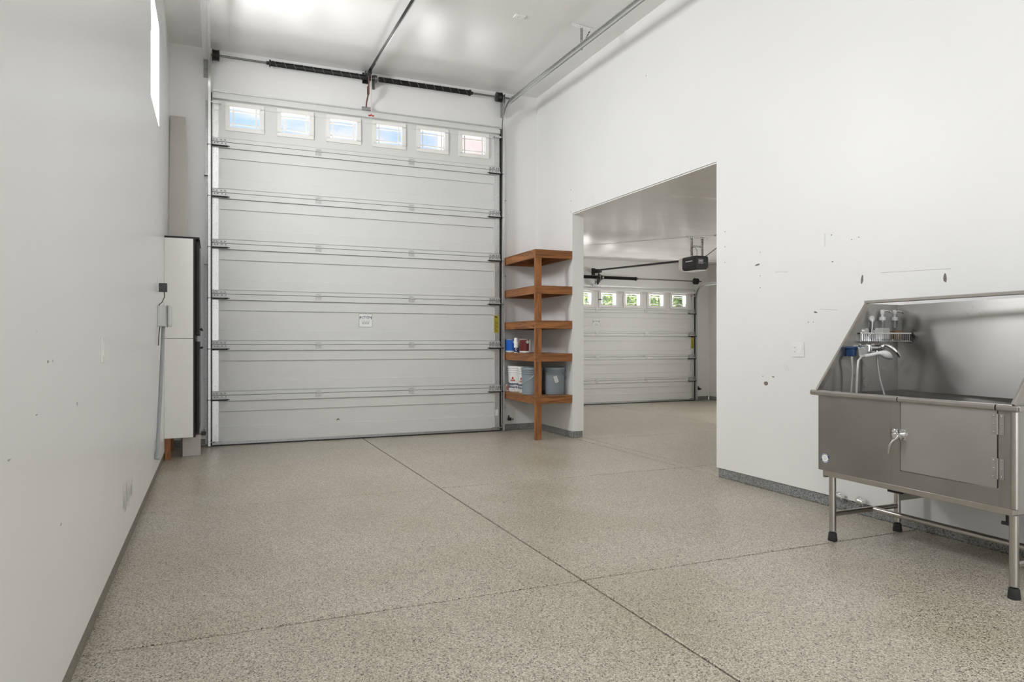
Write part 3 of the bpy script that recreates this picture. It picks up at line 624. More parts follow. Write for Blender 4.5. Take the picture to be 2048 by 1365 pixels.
    for yy_ in (ym-l*0.9,):
        for xx in (cx-0.10, cx+0.10):
            m = MB(); perforated(m, (xx, yy_, mz+h-0.01), (xx, yy_, zc-0.002), (1, 0, 0), 0.034); perforated(m, (xx+0.017, yy_, mz+h-0.01), (xx+0.017, yy_, zc-0.002), (0, 1, 0), 0.03); m.build('hanger_strap', 'galv_dark', O)
        m = MB(); zq = (mz+h+zc)/2; perforated(m, (cx-0.10, yy_-0.004, zq), (cx+0.10, yy_-0.004, zq), (0, 0, 1), 0.03); m.build('cross_strap', 'galv_dark', O)
        m = MB(); perforated(m, (cx-0.19, yy_-0.02, zc-0.018), (cx+0.19, yy_-0.02, zc-0.018), (0, 0, 1), 0.034); perforated(m, (cx-0.19, yy_, zc-0.003), (cx+0.19, yy_, zc-0.003), (0, 1, 0), 0.034); m.build('ceiling_angle', 'galv', O)
    return O
opener(1.80, YW-0.001, 4.652, 3.6, 4.46, YD1, HD1, 'redcord', 'long black opener rail running under the high ceiling to the tall door', HC, 4.10)
opener(6.90, YA-0.001, 2.645, 9.05, 2.455, YD2, HD2, 'steelblack', 'black motor opener hung from the low ceiling of the second garage', HA, 2.07)

# hanger holding the right track to the ceiling
H = thing('track_hanger', (3.73, 6.79, HC), 'perforated steel hanger fixing the right track to the high ceiling', 'hanger')
m = MB(); perforated(m, (3.60, 6.76, HC-0.018), (3.87, 6.80, HC-0.018), (0, 0, 1), 0.034); perforated(m, (3.60, 6.775, HC-0.002), (3.87, 6.815, HC-0.002), (0, 1, 0), 0.034); m.build('ceiling_angle', 'white', H)
m = MB(); perforated(m, (3.715, 6.775, HC-0.03), (3.715, 6.775, 4.45), (1, 0, 0), 0.032); perforated(m, (3.731, 6.79, HC-0.03), (3.731, 6.79, 4.45), (0, 1, 0), 0.03); m.build('drop_strap', 'galv_dark', H)
m = MB(); perforated(m, (3.84, 6.80, HC-0.02), (3.73, 6.775, 4.50), (0.8, 0, 0.6), 0.03); m.build('brace_strap', 'steelblack', H)
m = MB(); m.box((2.945, 6.80, HC-0.012), (3.06, 6.88, HC)); m.box((2.97, 6.825, HC-0.016), (2.995, 6.855, HC-0.012)); m.box((3.01, 6.825, HC-0.016), (3.035, 6.855, HC-0.012))
tag(m.build('ceiling_outlet', 'white', bevel=0.003), 'small white double outlet on the high ceiling', 'outlet')

# ================================================================== SAFETY SENSORS
def sensor(x, y, z, s, label):
    T = thing('safety_sensor', (x, y, z), label, 'sensor')
    m = MB(); m.box((x, y-0.02, z-0.022), (x-s*0.045, y+0.02, z+0.022)); m.cyl((x+s*0.006, y, z), (x-s*0.006, y, z), 0.015, n=12); m.build('sensor_body', 'blackplastic', T, bevel=0.004)
    m = MB(); m.box((x-s*0.02, y-0.004, z+0.015), (x-s*0.012, y+0.03, z+0.05)); m.box((x-s*0.075, y-0.008, z-0.014), (x-s*0.02, y+0.006, z-0.006)); m.box((x-s*0.075, y-0.012, z-0.016), (x-s*0.068, y+0.012, z+0.008)); m.build('sensor_bracket', 'blackplastic', T)
sensor(-0.085, 8.95, 0.165, 1, 'black door sensor low beside the white cabinets')
sensor(3.755, 8.95, 0.165, -1, 'black door sensor low beside the wooden shelves')
sensor(9.352, 11.985, 0.25, -1, 'black door sensor by the low door of the second garage')

# ================================================================== CORNER SHELVES
SX0, SX1, SY0, SY1 = 3.712, 4.232, 8.0, 9.035
SH = thing('corner_shelf', (3.97, 8.5, 0), 'brown stained timber corner shelf unit between the tall door and the opening', 'shelf')
MB().box((3.716, 7.972, 0), (3.803, 8.012, 2.385)).build('post', 'wood', SH, bevel=0.003)
TOPS = (0.553, 1.087, 1.505, 1.945, 2.40)
for z in TOPS:
    MB().box((SX0-0.004, SY0-0.038, z-0.012), (SX1, SY1, z)).build('shelf_board', 'ply', SH, bevel=0.001)
    MB().box((SX0, SY0-0.036, z-0.102), (SX1, SY0+0.002, z-0.012)).build('front_rail', 'wood_x', SH, bevel=0.003)
    MB().box((SX0, SY0+0.003, z-0.102), (SX0+0.038, SY1, z-0.012)).build('side_rail', 'wood_y', SH, bevel=0.003)
    MB().box((SX1-0.038, SY0+0.038, z-0.102), (SX1, SY1, z-0.012)).build('wall_cleat', 'wood_y', SH, bevel=0.003)
    MB().box((SX0+0.038, SY1-0.038, z-0.102), (SX1-0.038, SY1, z-0.012)).build('back_cleat', 'wood_x', SH, bevel=0.003)
CAMA = lambda c: math.atan2(-c[1], -c[0])       # bearing of a thing towards the room's middle front
# ---- paint cans
def paint_can(c, r, h, body, label, band=None, emblem=False):
    T = thing('paint_can', c, label, 'paint can'); a0 = math.atan2(-8.5, -3.7)
    MB().lathe(c, [(r*0.97, 0), (r, 0.003), (r, h*0.045), (r*0.985, h*0.05), (r*0.985, h*0.94), (r, h*0.95), (r, h-0.004), (r*0.96, h), (r*0.93, h-0.008)], 36).build('can_body', 'galv', T, smooth=True)
    m = MB(); n = 40; vs = []; fs = []; rr = r*0.985+0.0008
    a1, a2 = (band or (0, 2*PI))
    for i in range(n+1):
        a = a1+(a2-a1)*i/n; vs += [(c[0]+math.cos(a)*rr, c[1]+math.sin(a)*rr, c[2]+h*0.14), (c[0]+math.cos(a)*rr, c[1]+math.sin(a)*rr, c[2]+h*0.93)]
    fs = [(2*i, 2*i+2, 2*i+3, 2*i+1) for i in range(n)]; m.add(vs, fs); L = m.build('label', body, T, smooth=True)
    m = MB(); vs = []
    for i in range(n+1):
        a = 2*PI*i/n; vs += [(c[0]+math.cos(a)*(rr-0.0002), c[1]+math.sin(a)*(rr-0.0002), c[2]+h*0.052), (c[0]+math.cos(a)*(rr-0.0002), c[1]+math.sin(a)*(rr-0.0002), c[2]+h*(0.14 if band is None else 0.93))]
    m.add(vs, fs); m.build('label_margin', 'paper', T, smooth=True)
    if emblem:
        m = MB(); pts = [(math.cos(2*PI*k/14)*r*0.22, math.sin(2*PI*k/14)*r*0.25) for k in range(14)]
        wrap(m, [(x, y+h*0.78) for x, y in pts], [tuple(range(14))], c, rr+0.0006, a0+emblem); m.build('emblem', 'paper', L)
    return T
paint_can((3.802, 8.935, TOPS[1]), 0.084, 0.188, 'blueprint', 'bright blue labelled paint can on the second lowest shelf', emblem=0.42)
aR = math.atan2(-8.55, -3.83)
paint_can((3.832, 8.53, TOPS[1]), 0.083, 0.188, 'redlabel', 'dark red labelled paint can on the second lowest shelf', band=(aR-2.0, aR+0.55), emblem=0.28)
paint_can((3.748, 8.985, TOPS[0]), 0.032, 0.088, 'pinklabel', 'tiny can with a pink label on the lowest shelf', band=(aR-0.2, aR+1.5))
T = thing('spray_can', (3.752, 8.66, TOPS[1]), 'slim white spray can between the blue and the red paint cans', 'spray can'); c = (3.752, 8.66, TOPS[1])
MB().lathe(c, [(0.029, 0), (0.031, 0.004), (0.031, 0.145), (0.027, 0.152), (0.027, 0.156)], 24).build('can_body', 'white', T, smooth=True)
MB().lathe((c[0], c[1], c[2]+0.154), [(0.0285, 0), (0.029, 0.002), (0.027, 0.044), (0.024, 0.048)], 24).build('cap', 'white', T, smooth=True)
m = MB(); m.lathe((c[0], c[1], c[2]+0.012), [(0.0314, 0), (0.0314, 0.058)], 24); lb = m.build('label_band', 'navy', T, smooth=True)
m = MB(); a0 = math.atan2(-8.6, -3.75); ring = [(math.cos(2*PI*k/16)*q*0.8, math.sin(2*PI*k/16)*q+0.045) for q in (0.017, 0.011) for k in range(16)]
wrap(m, ring, [(k, (k+1) % 16, 16+(k+1) % 16, 16+k) for k in range(16)], c, 0.0318, a0); m.build('emblem', 'paper', lb)
# ---- buckets
def bucket(c, body, label, group, a_bail=None, brand=False, tag_at=None, lid=True):
    T = thing('bucket', c, label, 'bucket', group)
    rb, rt, h = 0.128, 0.141, 0.352
    pr = [(rb-0.004, 0), (rb, 0.004)]
    def R(z): return rb+(rt-0.004-rb)*z/h
    pr += [(R(0.262), 0.262), (R(0.262)+0.008, 0.265), (R(0.27)+0.008, 0.272), (R(0.272), 0.275), (R(0.292), 0.292), (R(0.292)+0.008, 0.295), (R(0.30)+0.008, 0.302), (R(0.302), 0.305), (R(0.322), 0.322)]
    MB().lathe(c, pr, 40).build('bucket_body', body, T, smooth=True)
    MB().lathe((c[0], c[1], c[2]+0.318), [(rt-0.002, 0), (rt+0.003, 0.003), (rt+0.003, 0.026), (rt, 0.032), (rt-0.014, 0.034), (rt-0.018, 0.028)], 40).build('lid', body, T, smooth=True)
    if a_bail is not None:
        m = MB(); pts = []; k = 22
        for i in range(k+1):
            a = a_bail - PI/2 + PI*i/k; q = math.sin(PI*i/k)
            rr = R(0.28)+0.012+0.006*q; pts.append((c[0]+math.cos(a)*rr, c[1]+math.sin(a)*rr, c[2]+0.288-0.14*q))
        m.tube(pts, 0.003, 6); m.build('bail_handle', 'galv', T, smooth=True)
        for a in (a_bail-PI/2, a_bail+PI/2):
            MB().cyl((c[0]+math.cos(a)*R(0.28), c[1]+math.sin(a)*R(0.28), c[2]+0.288), (c[0]+math.cos(a)*(R(0.28)+0.016), c[1]+math.sin(a)*(R(0.28)+0.016), c[2]+0.288), 0.012, n=10).build('bail_ear', body, T)
    if brand:
        a0 = math.atan2(-c[1], -c[0]) + brand; r = R(0.15)+0.0015
        lab = MB(); n = 24; vs = []
        for i in range(n+1):
            a = a0-1.15+2.3*i/n
            for z in (0.012, 0.255): vs.append((c[0]+math.cos(a)*(R(z)+0.0006), c[1]+math.sin(a)*(R(z)+0.0006), c[2]+z))
        lab.add(vs, [(2*i, 2*i+2, 2*i+3, 2*i+1) for i in range(n)]); LB = lab.build('label', 'paper', T, smooth=True)
        def letter_m(mb, cx, z, w, h, t, rad):
            for q in ([(-w/2, 0), (-w/2+t, 0), (-w/2+t, h), (-w/2, h)], [(w/2-t, 0), (w/2, 0), (w/2, h), (w/2-t, h)], [(-w/2+t*0.2, h), (-t*0.55, h*0.18), (t*0.55, h*0.18), (-w/2+t*1.35, h)], [(w/2-t*1.35, h), (-t*0.55, h*0.18), (t*0.55, h*0.18), (w/2-t*0.2, h)]):
                wrap(mb, [(x+cx, y+z) for x, y in q], [(0, 1, 2, 3)], c, rad, a0)
        m = MB(); vs, fs = text2d('Benjamin', 0.052, 1.0); wrap(m, [(v.x, v.y+0.094) for v in vs], fs, c, r+0.0035, a0); m.build('brand_line', 'navy', LB)
        m = MB(); vs, fs = text2d('oore', 0.052, 1.0); wrap(m, [(v.x+0.020, v.y+0.052) for v in vs], fs, c, r+0.0035, a0); letter_m(m, -0.062, 0.052, 0.042, 0.037, 0.0085, r+0.0038); m.build('brand_line', 'navy', LB)
        m = MB(); wrap(m, [(-0.035+i*0.0055, 0.027+0.004*(i//14)) for i in range(14)] + [(-0.035+i*0.0055, 0.031) for i in range(14)], [(i, i+1, 15+i, 14+i) for i in range(13)], c, r+0.0030, a0); m.build('small_print', 'greyprint', LB)
        m = MB(); wrap(m, [(-0.040, 0.146), (0.0, 0.146), (0.0, 0.212)], [(0, 1, 2)], c, r+0.0045, a0); wrap(m, [(0.040, 0.146), (0.0, 0.146), (0.0, 0.212)], [(0, 1, 2)], c, r+0.0045, a0); m.build('triangle_emblem', 'redprint', LB)
        m = MB(); letter_m(m, 0.0, 0.153, 0.036, 0.026, 0.006, r+0.0065); m.build('emblem_letter', 'paper', LB)
    if tag_at is not None:
        a0, zz, w_, h_, tilt = tag_at; m = MB()
        co, si = math.cos(tilt), math.sin(tilt)
        wrap(m, [(x*co-y*si, zz+x*si+y*co) for x, y in ((-w_/2, -h_/2), (w_/2, -h_/2), (w_/2, h_/2), (-w_/2, h_/2))], [(0, 1, 2, 3)], c, R(zz)+0.004, a0); tg = m.build('paper_tag', 'paper', T)
        m = MB()
        for i in range(5):
            y = -h_*0.36+h_*0.18*i
            wrap(m, [(x*co-(y+q)*si, zz+x*si+(y+q)*co) for x, q in ((-w_*0.36, 0), (w_*(0.36-0.1*(i % 2)), 0), (w_*(0.36-0.1*(i % 2)), h_*0.05), (-w_*0.36, h_*0.05))], [(0, 1, 2, 3)], c, R(zz)+0.0048, a0)
        m.build('tag_print', 'greyprint', tg)
    return T
GB = 'buckets on the lowest shelf'
zb = TOPS[0]
bucket((3.868, 8.862, zb), 'bucketw', 'white paint bucket with red triangle, nearest the tall door', GB, brand=-0.58)
bucket((3.890, 8.572, zb), 'bucketw', 'white paint bucket with red triangle, mostly hidden behind the grey-blue bucket', GB, brand=-0.78)
bucket((3.812, 8.285, zb), 'bucketg', 'grey-blue bucket with wire handle left of the wooden post', GB, a_bail=math.atan2(-8.3, -3.8)-1.15, tag_at=(math.atan2(-8.3, -3.8)+0.62, 0.14, 0.035, 0.15, 0.0))
bucket((4.096, 8.200, zb), 'bucketg', 'grey-blue bucket with a tilted white tag right of the wooden post', GB, a_bail=math.atan2(-8.2, -4.1)+PI*0.8, tag_at=(math.atan2(-8.2, -4.1)+0.15, 0.20, 0.045, 0.085, 0.35))

# ================================================================== CABINETS IN THE LEFT CORNER
CY0, CY1, CX0, CX1 = 8.10, 8.93, XL, -0.196
def cabinet(z0, z1, knob_z, label):
    T = thing('wall_cabinet', ((CX0+CX1)/2, (CY0+CY1)/2, z0), label, 'cabinet', 'stacked white cabinets')
    m = MB(); m.box((CX0+0.001, CY0, z0), (CX1, CY0+0.018, z1)); m.build('side_panel', 'cabinet', T, bevel=0.001)
    m = MB(); m.box((CX0+0.001, CY1-0.018, z0), (CX1, CY1, z1)); m.build('side_panel', 'cabinet', T, bevel=0.001)
    m = MB(); m.box((CX0+0.001, CY0+0.018, z0), (CX1, CY1-0.018, z0+0.018)); m.box((CX0+0.001, CY0+0.018, z1-0.018), (CX1, CY1-0.018, z1)); m.box((CX0+0.001, CY0+0.018, z0+0.018), (CX0+0.01, CY1-0.018, z1-0.018)); m.build('carcass', 'cabinet', T)
    m = MB(); m.box((CX1, CY0-0.001, z0), (CX1+0.022, CY0+0.03, z1)); m.box((CX1, CY1-0.03, z0), (CX1+0.022, CY1, z1)); m.box((CX1, CY0+0.03, z0), (CX1+0.022, CY1-0.03, z0+0.03)); m.box((CX1, CY0+0.03, z1-0.03), (CX1+0.022, CY1-0.03, z1)); m.build('face_frame', 'cabdark', T)
    ym = (CY0+CY1)/2
    for a, b, kn in ((CY0+0.004, ym-0.002, ym-0.04), (ym+0.002, CY1-0.004, ym+0.04)):
        d = MB().box((CX1+0.026, a, z0+0.03), (CX1+0.056, b, z1-0.03)).build('cabinet_door', 'cabdark', T, bevel=0.006)
    d = T.children
    kz = knob_z
    for o, y in ((T.children[-2], CY0+0.06), (T.children[-1], CY1-0.06)):
        mk = MB(); mk.cyl((CX1+0.056, y, kz), (CX1+0.075, y, kz), 0.006, n=10); mk.cyl((CX1+0.072, y, kz), (CX1+0.084, y, kz), 0.014, 0.011, n=12); mk.build('knob', 'steelblack', o, smooth=True)
    for y, z in ((CX0+0.02, z1-0.05), (CX1-0.02, z1-0.05), (CX0+0.02, z0+0.05), (CX1-0.02, z0+0.05)):
        pass
    return T
cabinet(0.228, 1.268, 1.17, 'white tall cabinet standing lowest in the left corner')
cabinet(1.272, 2.320, 1.37, 'white tall cabinet stacked on top of another in the left corner')
MB_ = MB().box((CX0+0.001, CY0-0.002, 2.3205), (CX1+0.06, CY1, 2.338)); tag(MB_.build('cabinet_top', 'cabdark'), 'dark top board lying on the stacked white cabinets', 'board')
m = MB(); m.prism([(XL+0.012, 8.62, 2.339), (XL+0.19, 8.60, 2.339), (XL+0.17, 8.96, 3.845), (XL+0.012, 8.975, 3.85)], (0.0, 0.02, 0)); tag(m.build('leaning_board', 'beige', bevel=0.002), 'greige board leaning in the corner on top of the cabinets', 'board')
for y, lab in ((8.13, 'reddish wood block propping the near side of the cabinets'), (8.80, 'reddish wood block propping the far side of the cabinets')):
    tag(MB().box((XL+0.0, y, 0.0), (XL+0.055, y+0.10, 0.227)).build('wood_block', 'wood', bevel=0.003), lab, 'wood block')
m = MB(); m.prism([(-0.305, 8.30, 0.001), (-0.128, 8.34, 0.001), (-0.128, 8.34, 0.222), (-0.305, 8.30, 0.222)], (-0.02, 0.10, 0)); tag(m.build('carton', 'beige', bevel=0.002), 'beige carton standing on the floor under the cabinets', 'carton')

# ================================================================== THINGS ON THE LEFT WALL
T = thing('wall_outlet', (XL, 7.22, 1.76), 'white outlet with a black plug adapter on the left wall', 'outlet')
MB().box((XL+0.0005, 7.17, 1.70), (XL+0.007, 7.29, 1.83)).build('cover_plate', 'white', T, bevel=0.002)
MB().box((XL+0.007, 7.20, 1.695), (XL+0.075, 7.26, 1.775)).build('plug_adapter', 'blackplastic', T, bevel=0.004)
m = MB(); m.tube([(XL+0.05, 7.23, 1.695), (XL+0.052, 7.225, 1.65), (XL+0.035, 7.20, 1.60), (XL+0.012, 7.17, 1.575), (XL+0.012, 7.16, 1.56)], 0.004, 6); m.build('adapter_cord', 'blackplastic', T)
T = thing('junction_box', (XL, 7.20, 1.47), 'pale grey weatherproof box on the left wall beside the cabinets', 'electrical box')
MB().box((XL+0.0005, 7.13, 1.375), (XL+0.075, 7.27, 1.562)).build('box_body', 'greybox', T, bevel=0.006)
MB().box((XL+0.078, 7.125, 1.370), (XL+0.118, 7.275, 1.567)).build('cover', 'greybox', T, bevel=0.018)
MB().box((XL+0.075, 7.12, 1.368), (XL+0.079, 7.28, 1.569)).build('gasket', 'galv_dark', T)
m = MB(); m.tube([(XL+0.02, 7.16, 1.375), (XL+0.014, 7.12, 1.31), (XL+0.012, 7.10, 1.25), (XL+0.010, 7.105, 1.20)], 0.004, 6); m.build('cord_tail', 'blackplastic', T)
T = thing('conduit', (XL, 6.95, 0.2), 'grey conduit slanting down the left wall from the pale box', 'conduit')
MB().tube([(XL+0.045, 7.19, 1.374), (XL+0.034, 6.95, 0.75), (XL+0.024, 6.74, 0.255)], 0.016, 12).build('pipe', 'greypvc', T, smooth=True)
m = MB(); m.cyl((XL+0.025, 6.755, 0.285), (XL+0.023, 6.73, 0.225), 0.021, n=12); m.build('end_cap', 'greypvc', T, smooth=True)
T = thing('blank_plate', (XL, 3.7, 1.197), 'narrow white cover plate on the left wall', 'cover plate')
m = MB().box((XL+0.0004, 3.655, 1.138), (XL+0.006, 3.745, 1.255)); m.build('cover_plate', 'wall', T, bevel=0.002)
MB().box((XL+0.006, 3.683, 1.163), (XL+0.009, 3.717, 1.23)).build('insert', 'wall', T, bevel=0.001)
T = thing('low_wall_plate', (XL, 7.75, 0.30), 'small white plate low on the left wall beside the cabinets', 'cover plate')
MB().box((XL+0.0004, 7.74, 0.24), (XL+0.006, 7.82, 0.35)).build('cover_plate', 'white', T, bevel=0.002)
# ---- right wall: outlet and switch
T = thing('switch_plate', (XR, 4.19, 1.17), 'white double plate with outlet and rocker switch on the right wall', 'switch plate')
m = MB().box((XR-0.006, 4.130, 1.114), (XR-0.0004, 4.250, 1.228)); m.build('cover_plate', 'white', T, bevel=0.002)
MB().box((XR-0.009, 4.145, 1.138), (XR-0.006, 4.178, 1.204)).build('rocker', 'white', T, bevel=0.002)
o_ = MB().box((XR-0.008, 4.202, 1.138), (XR-0.006, 4.236, 1.204)).build('socket', 'white', T, bevel=0.002)
m = MB()
for z in (1.155, 1.188):
    for y in (4.213, 4.225): m.box((XR-0.0086, y-0.0012, z-0.004), (XR-0.008, y+0.0012, z+0.004))
m.build('socket_slots', 'blackprint', o_)
# ---- pipe stubs low on the right wall
def stub(y, r, label):
    T = thing('pipe_stub', (XR, y, 0.10), label, 'pipe')
    m = MB(); m.cyl((XR+0.004, y, 0.105), (XR-0.03, y, 0.105), r, n=12); m.cyl((XR-0.001, y, 0.105), (XR-0.006, y, 0.105), r*1.8, n=16); m.build('pipe', 'chrome', T, smooth=True)
    m = MB(); m.cyl((XR-0.022, y-0.004, 0.105), (XR-0.022, y-0.05, 0.098), r*1.15, n=12); m.cyl((XR-0.022, y-0.05, 0.098), (XR-0.022, y-0.062, 0.098), r*1.7, n=8); m.build('valve', 'chrome', T, smooth=True)
stub(3.80, 0.013, 'chrome valve stub low on the right wall, farther from the tub legs')
stub(3.62, 0.015, 'chrome valve stub low on the right wall, just behind the tub leg')

# ================================================================== DOG WASH TUB
TX0, TX1, TY0, TY1, TZ0, TZ1 = 3.50, 4.205, 2.116, 3.296, 0.432, 0.912
TUB = thing('dog_wash_tub', (3.85, 2.7, 0), 'stainless steel dog washing tub on legs against the right wall', 'tub')
DY0, DY1, DZ0 = 2.199, 2.728, 0.516
# front
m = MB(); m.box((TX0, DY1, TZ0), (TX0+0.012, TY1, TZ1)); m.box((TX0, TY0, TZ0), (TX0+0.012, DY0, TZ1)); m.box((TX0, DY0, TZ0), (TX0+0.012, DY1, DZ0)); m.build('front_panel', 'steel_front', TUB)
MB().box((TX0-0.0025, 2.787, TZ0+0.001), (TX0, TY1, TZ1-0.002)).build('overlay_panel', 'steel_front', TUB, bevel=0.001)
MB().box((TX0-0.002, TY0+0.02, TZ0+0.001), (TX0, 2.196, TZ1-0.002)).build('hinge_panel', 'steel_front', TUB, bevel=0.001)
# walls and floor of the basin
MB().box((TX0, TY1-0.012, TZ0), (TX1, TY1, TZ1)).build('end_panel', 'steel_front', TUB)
MB().box((TX0, TY0, TZ0), (TX1, TY0+0.012, TZ1)).build('end_panel', 'steel', TUB)
MB().box((TX1-0.012, TY0, TZ0), (TX1, TY1, TZ1)).build('back_panel', 'steel', TUB)
MB().box((TX0+0.012, TY0+0.012, TZ0+0.03), (TX1-0.012, TY1-0.012, TZ0+0.04)).build('basin_floor', 'steel', TUB)
# gate door with its rolled top, latch and hinges
g = 0.005
DOOR = MB().box((TX0-0.004, DY0+g, DZ0+g), (TX0+0.010, DY1-g, TZ1-0.004)).build('gate', 'steel_gate', TUB, bevel=0.0015)
def rim(y0, y1, parent, name='rim', ext=0.0):
    pr = [(-0.020, -0.014), (-0.028, -0.006), (-0.028, 0.010), (-0.020, 0.018), (0.016, 0.018), (0.020, 0.014), (0.020, -0.004), (0.004, -0.004), (0.004, -0.014)]
    m = MB(); n = len(pr); vs = [(TX0+a, y, TZ1+b) for y in (y0, y1) for a, b in pr]
    m.add(vs, [tuple(range(n)), tuple(range(n, 2*n))] + [(i, (i+1) % n, n+(i+1) % n, n+i) for i in range(n)]); return m.build(name, 'steel_tube', parent, bevel=0.003)
rim(DY1+0.003, TY1+0.045, TUB); rim(DY0+0.003, DY1-0.003, DOOR, 'gate_rim'); rim(TY0-0.02, DY0-0.003, TUB)
MB().box((TX0-0.02, TY1, TZ1-0.012), (TX1, TY1+0.028, TZ1+0.016)).build('end_rim', 'steel_tube', TUB, bevel=0.005)
MB().box((TX0-0.02, TY0-0.028, TZ1-0.012), (TX1, TY0, TZ1+0.016)).build('end_rim', 'steel_tube', TUB, bevel=0.005)
MB().cyl((TX0+0.006, TY0+0.010, TZ0+0.004), (TX0+0.006, TY0+0.010, TZ1-0.01), 0.018, n=20).build('corner_post', 'steel_tube', TUB, smooth=True)
for z0, z1 in ((0.782, 0.883), (0.566, 0.667)):
    m = MB(); m.box((TX0-0.007, 2.205, z0), (TX0-0.004, 2.230, z1)); m.box((TX0-0.006, 2.170, z0-0.002), (TX0-0.002, 2.193, z1-0.002)); m.cyl((TX0-0.009, 2.199, z0), (TX0-0.009, 2.199, z1), 0.006, n=10)
    for y in (2.219, 2.181):
        for z in (z0+0.012, (z0+z1)/2, z1-0.012): m.cyl((TX0-0.006, y, z), (TX0-0.0095, y, z), 0.0045, n=8)
    m.build('gate_hinge', 'steel', DOOR, bevel=0.001)
m = MB(); m.box((TX0-0.007, 2.735, 0.690), (TX0-0.0025, 2.768, 0.748)); m.box((TX0-0.008, 2.690, 0.688), (TX0-0.004, 2.722, 0.748))
for y in (2.742, 2.761, 2.697, 2.715):
    for z in (0.696, 0.742): m.cyl((TX0-0.007, y, z), (TX0-0.011, y, z), 0.004, n=8)
m.cyl((TX0-0.006, 2.712, 0.716), (TX0-0.030, 2.712, 0.716), 0.014, n=14); m.box((TX0-0.024, 2.712, 0.709), (TX0-0.014, 2.750, 0.724)); m.cyl((TX0-0.006, 2.750, 0.716), (TX0-0.026, 2.750, 0.716), 0.010, n=12)
m.tube([(TX0-0.028, 2.752, 0.735), (TX0-0.030, 2.735, 0.745), (TX0-0.030, 2.722, 0.735)], 0.005, 8)
m.build('latch', 'chrome', DOOR, smooth=True)
m = MB(); m.tube([(TX0-0.026, 2.714, 0.716), (TX0-0.034, 2.722, 0.698), (TX0-0.044, 2.738, 0.682), (TX0-0.052, 2.750, 0.658), (TX0-0.055, 2.756, 0.632), (TX0-0.054, 2.758, 0.612)], [0.008, 0.0075, 0.0075, 0.008, 0.008, 0.006], 10); m.build('latch_handle', 'steel_tube', DOOR, smooth=True)
# maker's round sticker
m = MB(); cy, cz, r = 3.243, 0.509, 0.033; x = TX0-0.0025
def disc(m, r, dx, cy=cy, cz=cz, n=28, sy=1.0): m.prism([(x-dx, cy+math.cos(2*PI*k/n)*r*sy, cz+math.sin(2*PI*k/n)*r) for k in range(n)], (-0.0004, 0, 0))
disc(m, r, 0); ST = m.build('round_sticker', 'navy', TUB)
m = MB(); disc(m, r*0.70, 0.0004); m.build('sticker_centre', 'paper', ST)
m = MB()
for a in list(range(100, 190, 14)) + list(range(40, 85, 14)) + list(range(215, 330, 14)) + [345, 358]:
    a = math.radians(a); disc(m, 0.0024, 0.0004, cy-math.cos(a)*r*0.85, cz+math.sin(a)*r*0.85, 6)
m.build('sticker_ring_print', 'paper', ST)
m = MB(); disc(m, 0.008, 0.0008, cy, cz-0.006, 12); disc(m, 0.004, 0.0008, cy+0.010, cz+0.004, 8); disc(m, 0.004, 0.0008, cy+0.003, cz+0.010, 8); disc(m, 0.004, 0.0008, cy-0.005, cz+0.010, 8); disc(m, 0.004, 0.0008, cy-0.011, cz+0.003, 8); m.build('sticker_emblem', 'greybox', ST)
# splash walls
SZ = 1.478
for yy, nm in ((TY1, 'side_splash'), (TY0, 'side_splash')):
    s = 1 if yy == TY1 else -1
    m = MB(); m.prism([(TX0, yy-s*0.006, TZ1), (TX0+0.43, yy-s*0.006, SZ), (TX1, yy-s*0.006, SZ), (TX1, yy-s*0.006, TZ1)], (0, s*0.003, 0)); SP = m.build(nm, 'steel', TUB)
    d = Vector((0.43, 0, SZ-TZ1)).normalized(); n2 = Vector((-d.z, 0, d.x))
    p0 = Vector((TX0-0.004, yy-s*0.012, TZ1+0.01)); p1 = Vector((TX0+0.43, yy-s*0.012, SZ+0.002))
    m = MB(); m.prism([p0-n2*0.010, p1-n2*0.010, p1+n2*0.026, p0+n2*0.026], (0, s*0.014, 0)); m.build('slanted_flange', 'steel_tube', SP, bevel=0.002)
    m = MB(); m.box((TX0+0.425, yy-s*0.009, SZ-0.004), (TX1, yy+s*0.004, SZ+0.002)); m.build('top_flange', 'steel_tube', SP)
MB().prism([(TX1-0.104, TY0, TZ1), (TX1-0.006, TY1, TZ1), (TX1-0.006, TY1, SZ), (TX1-0.104, TY0, SZ)], (0.004, 0, 0)).build('back_splash', 'steel', TUB)
MB().box((TX0+0.40, TY0-0.02, SZ+0.004), (TX0+0.445, TY1+0.004, SZ+0.024)).build('top_bar', 'steel_tube', TUB, bevel=0.003)
MB().box((TX1-0.014, TY0+0.012, TZ1-0.006), (TX1-0.006, TY1-0.012, TZ1+0.006)).build('back_ledge', 'steel_tube', TUB)
# under frame
for a, b in (((TX0+0.004, TY0+0.02, 0.398), (TX0+0.045, TY1-0.035, TZ0)), ((TX1-0.06, TY0+0.02, 0.398), (TX1-0.02, TY1-0.035, TZ0)), ((TX0+0.045, TY1-0.075, 0.398), (TX1-0.06, TY1-0.035, TZ0)), ((TX0+0.045, TY0+0.02, 0.398), (TX1-0.06, TY0+0.06, TZ0))):
    MB().box(a, b).build('base_rail', 'steel_tube', TUB, bevel=0.004)
for lx in (3.530, 4.10):
    for ly in (3.215, 2.145):
        L = MB().cyl((lx, ly, 0.062), (lx, ly, 0.40), 0.0205, n=20).build('leg', 'steel_tube', TUB, smooth=True)
        MB().lathe((lx, ly, 0), [(0.026, 0), (0.028, 0.004), (0.0235, 0.048), (0.018, 0.053), (0.006, 0.054), (0.006, 0.064)], 20).build('foot', 'rubber', L, smooth=True)
        MB().cyl((lx, ly, 0.060), (lx, ly, 0.066), 0.022, n=20).build('foot_collar', 'galv_dark', L, smooth=True)
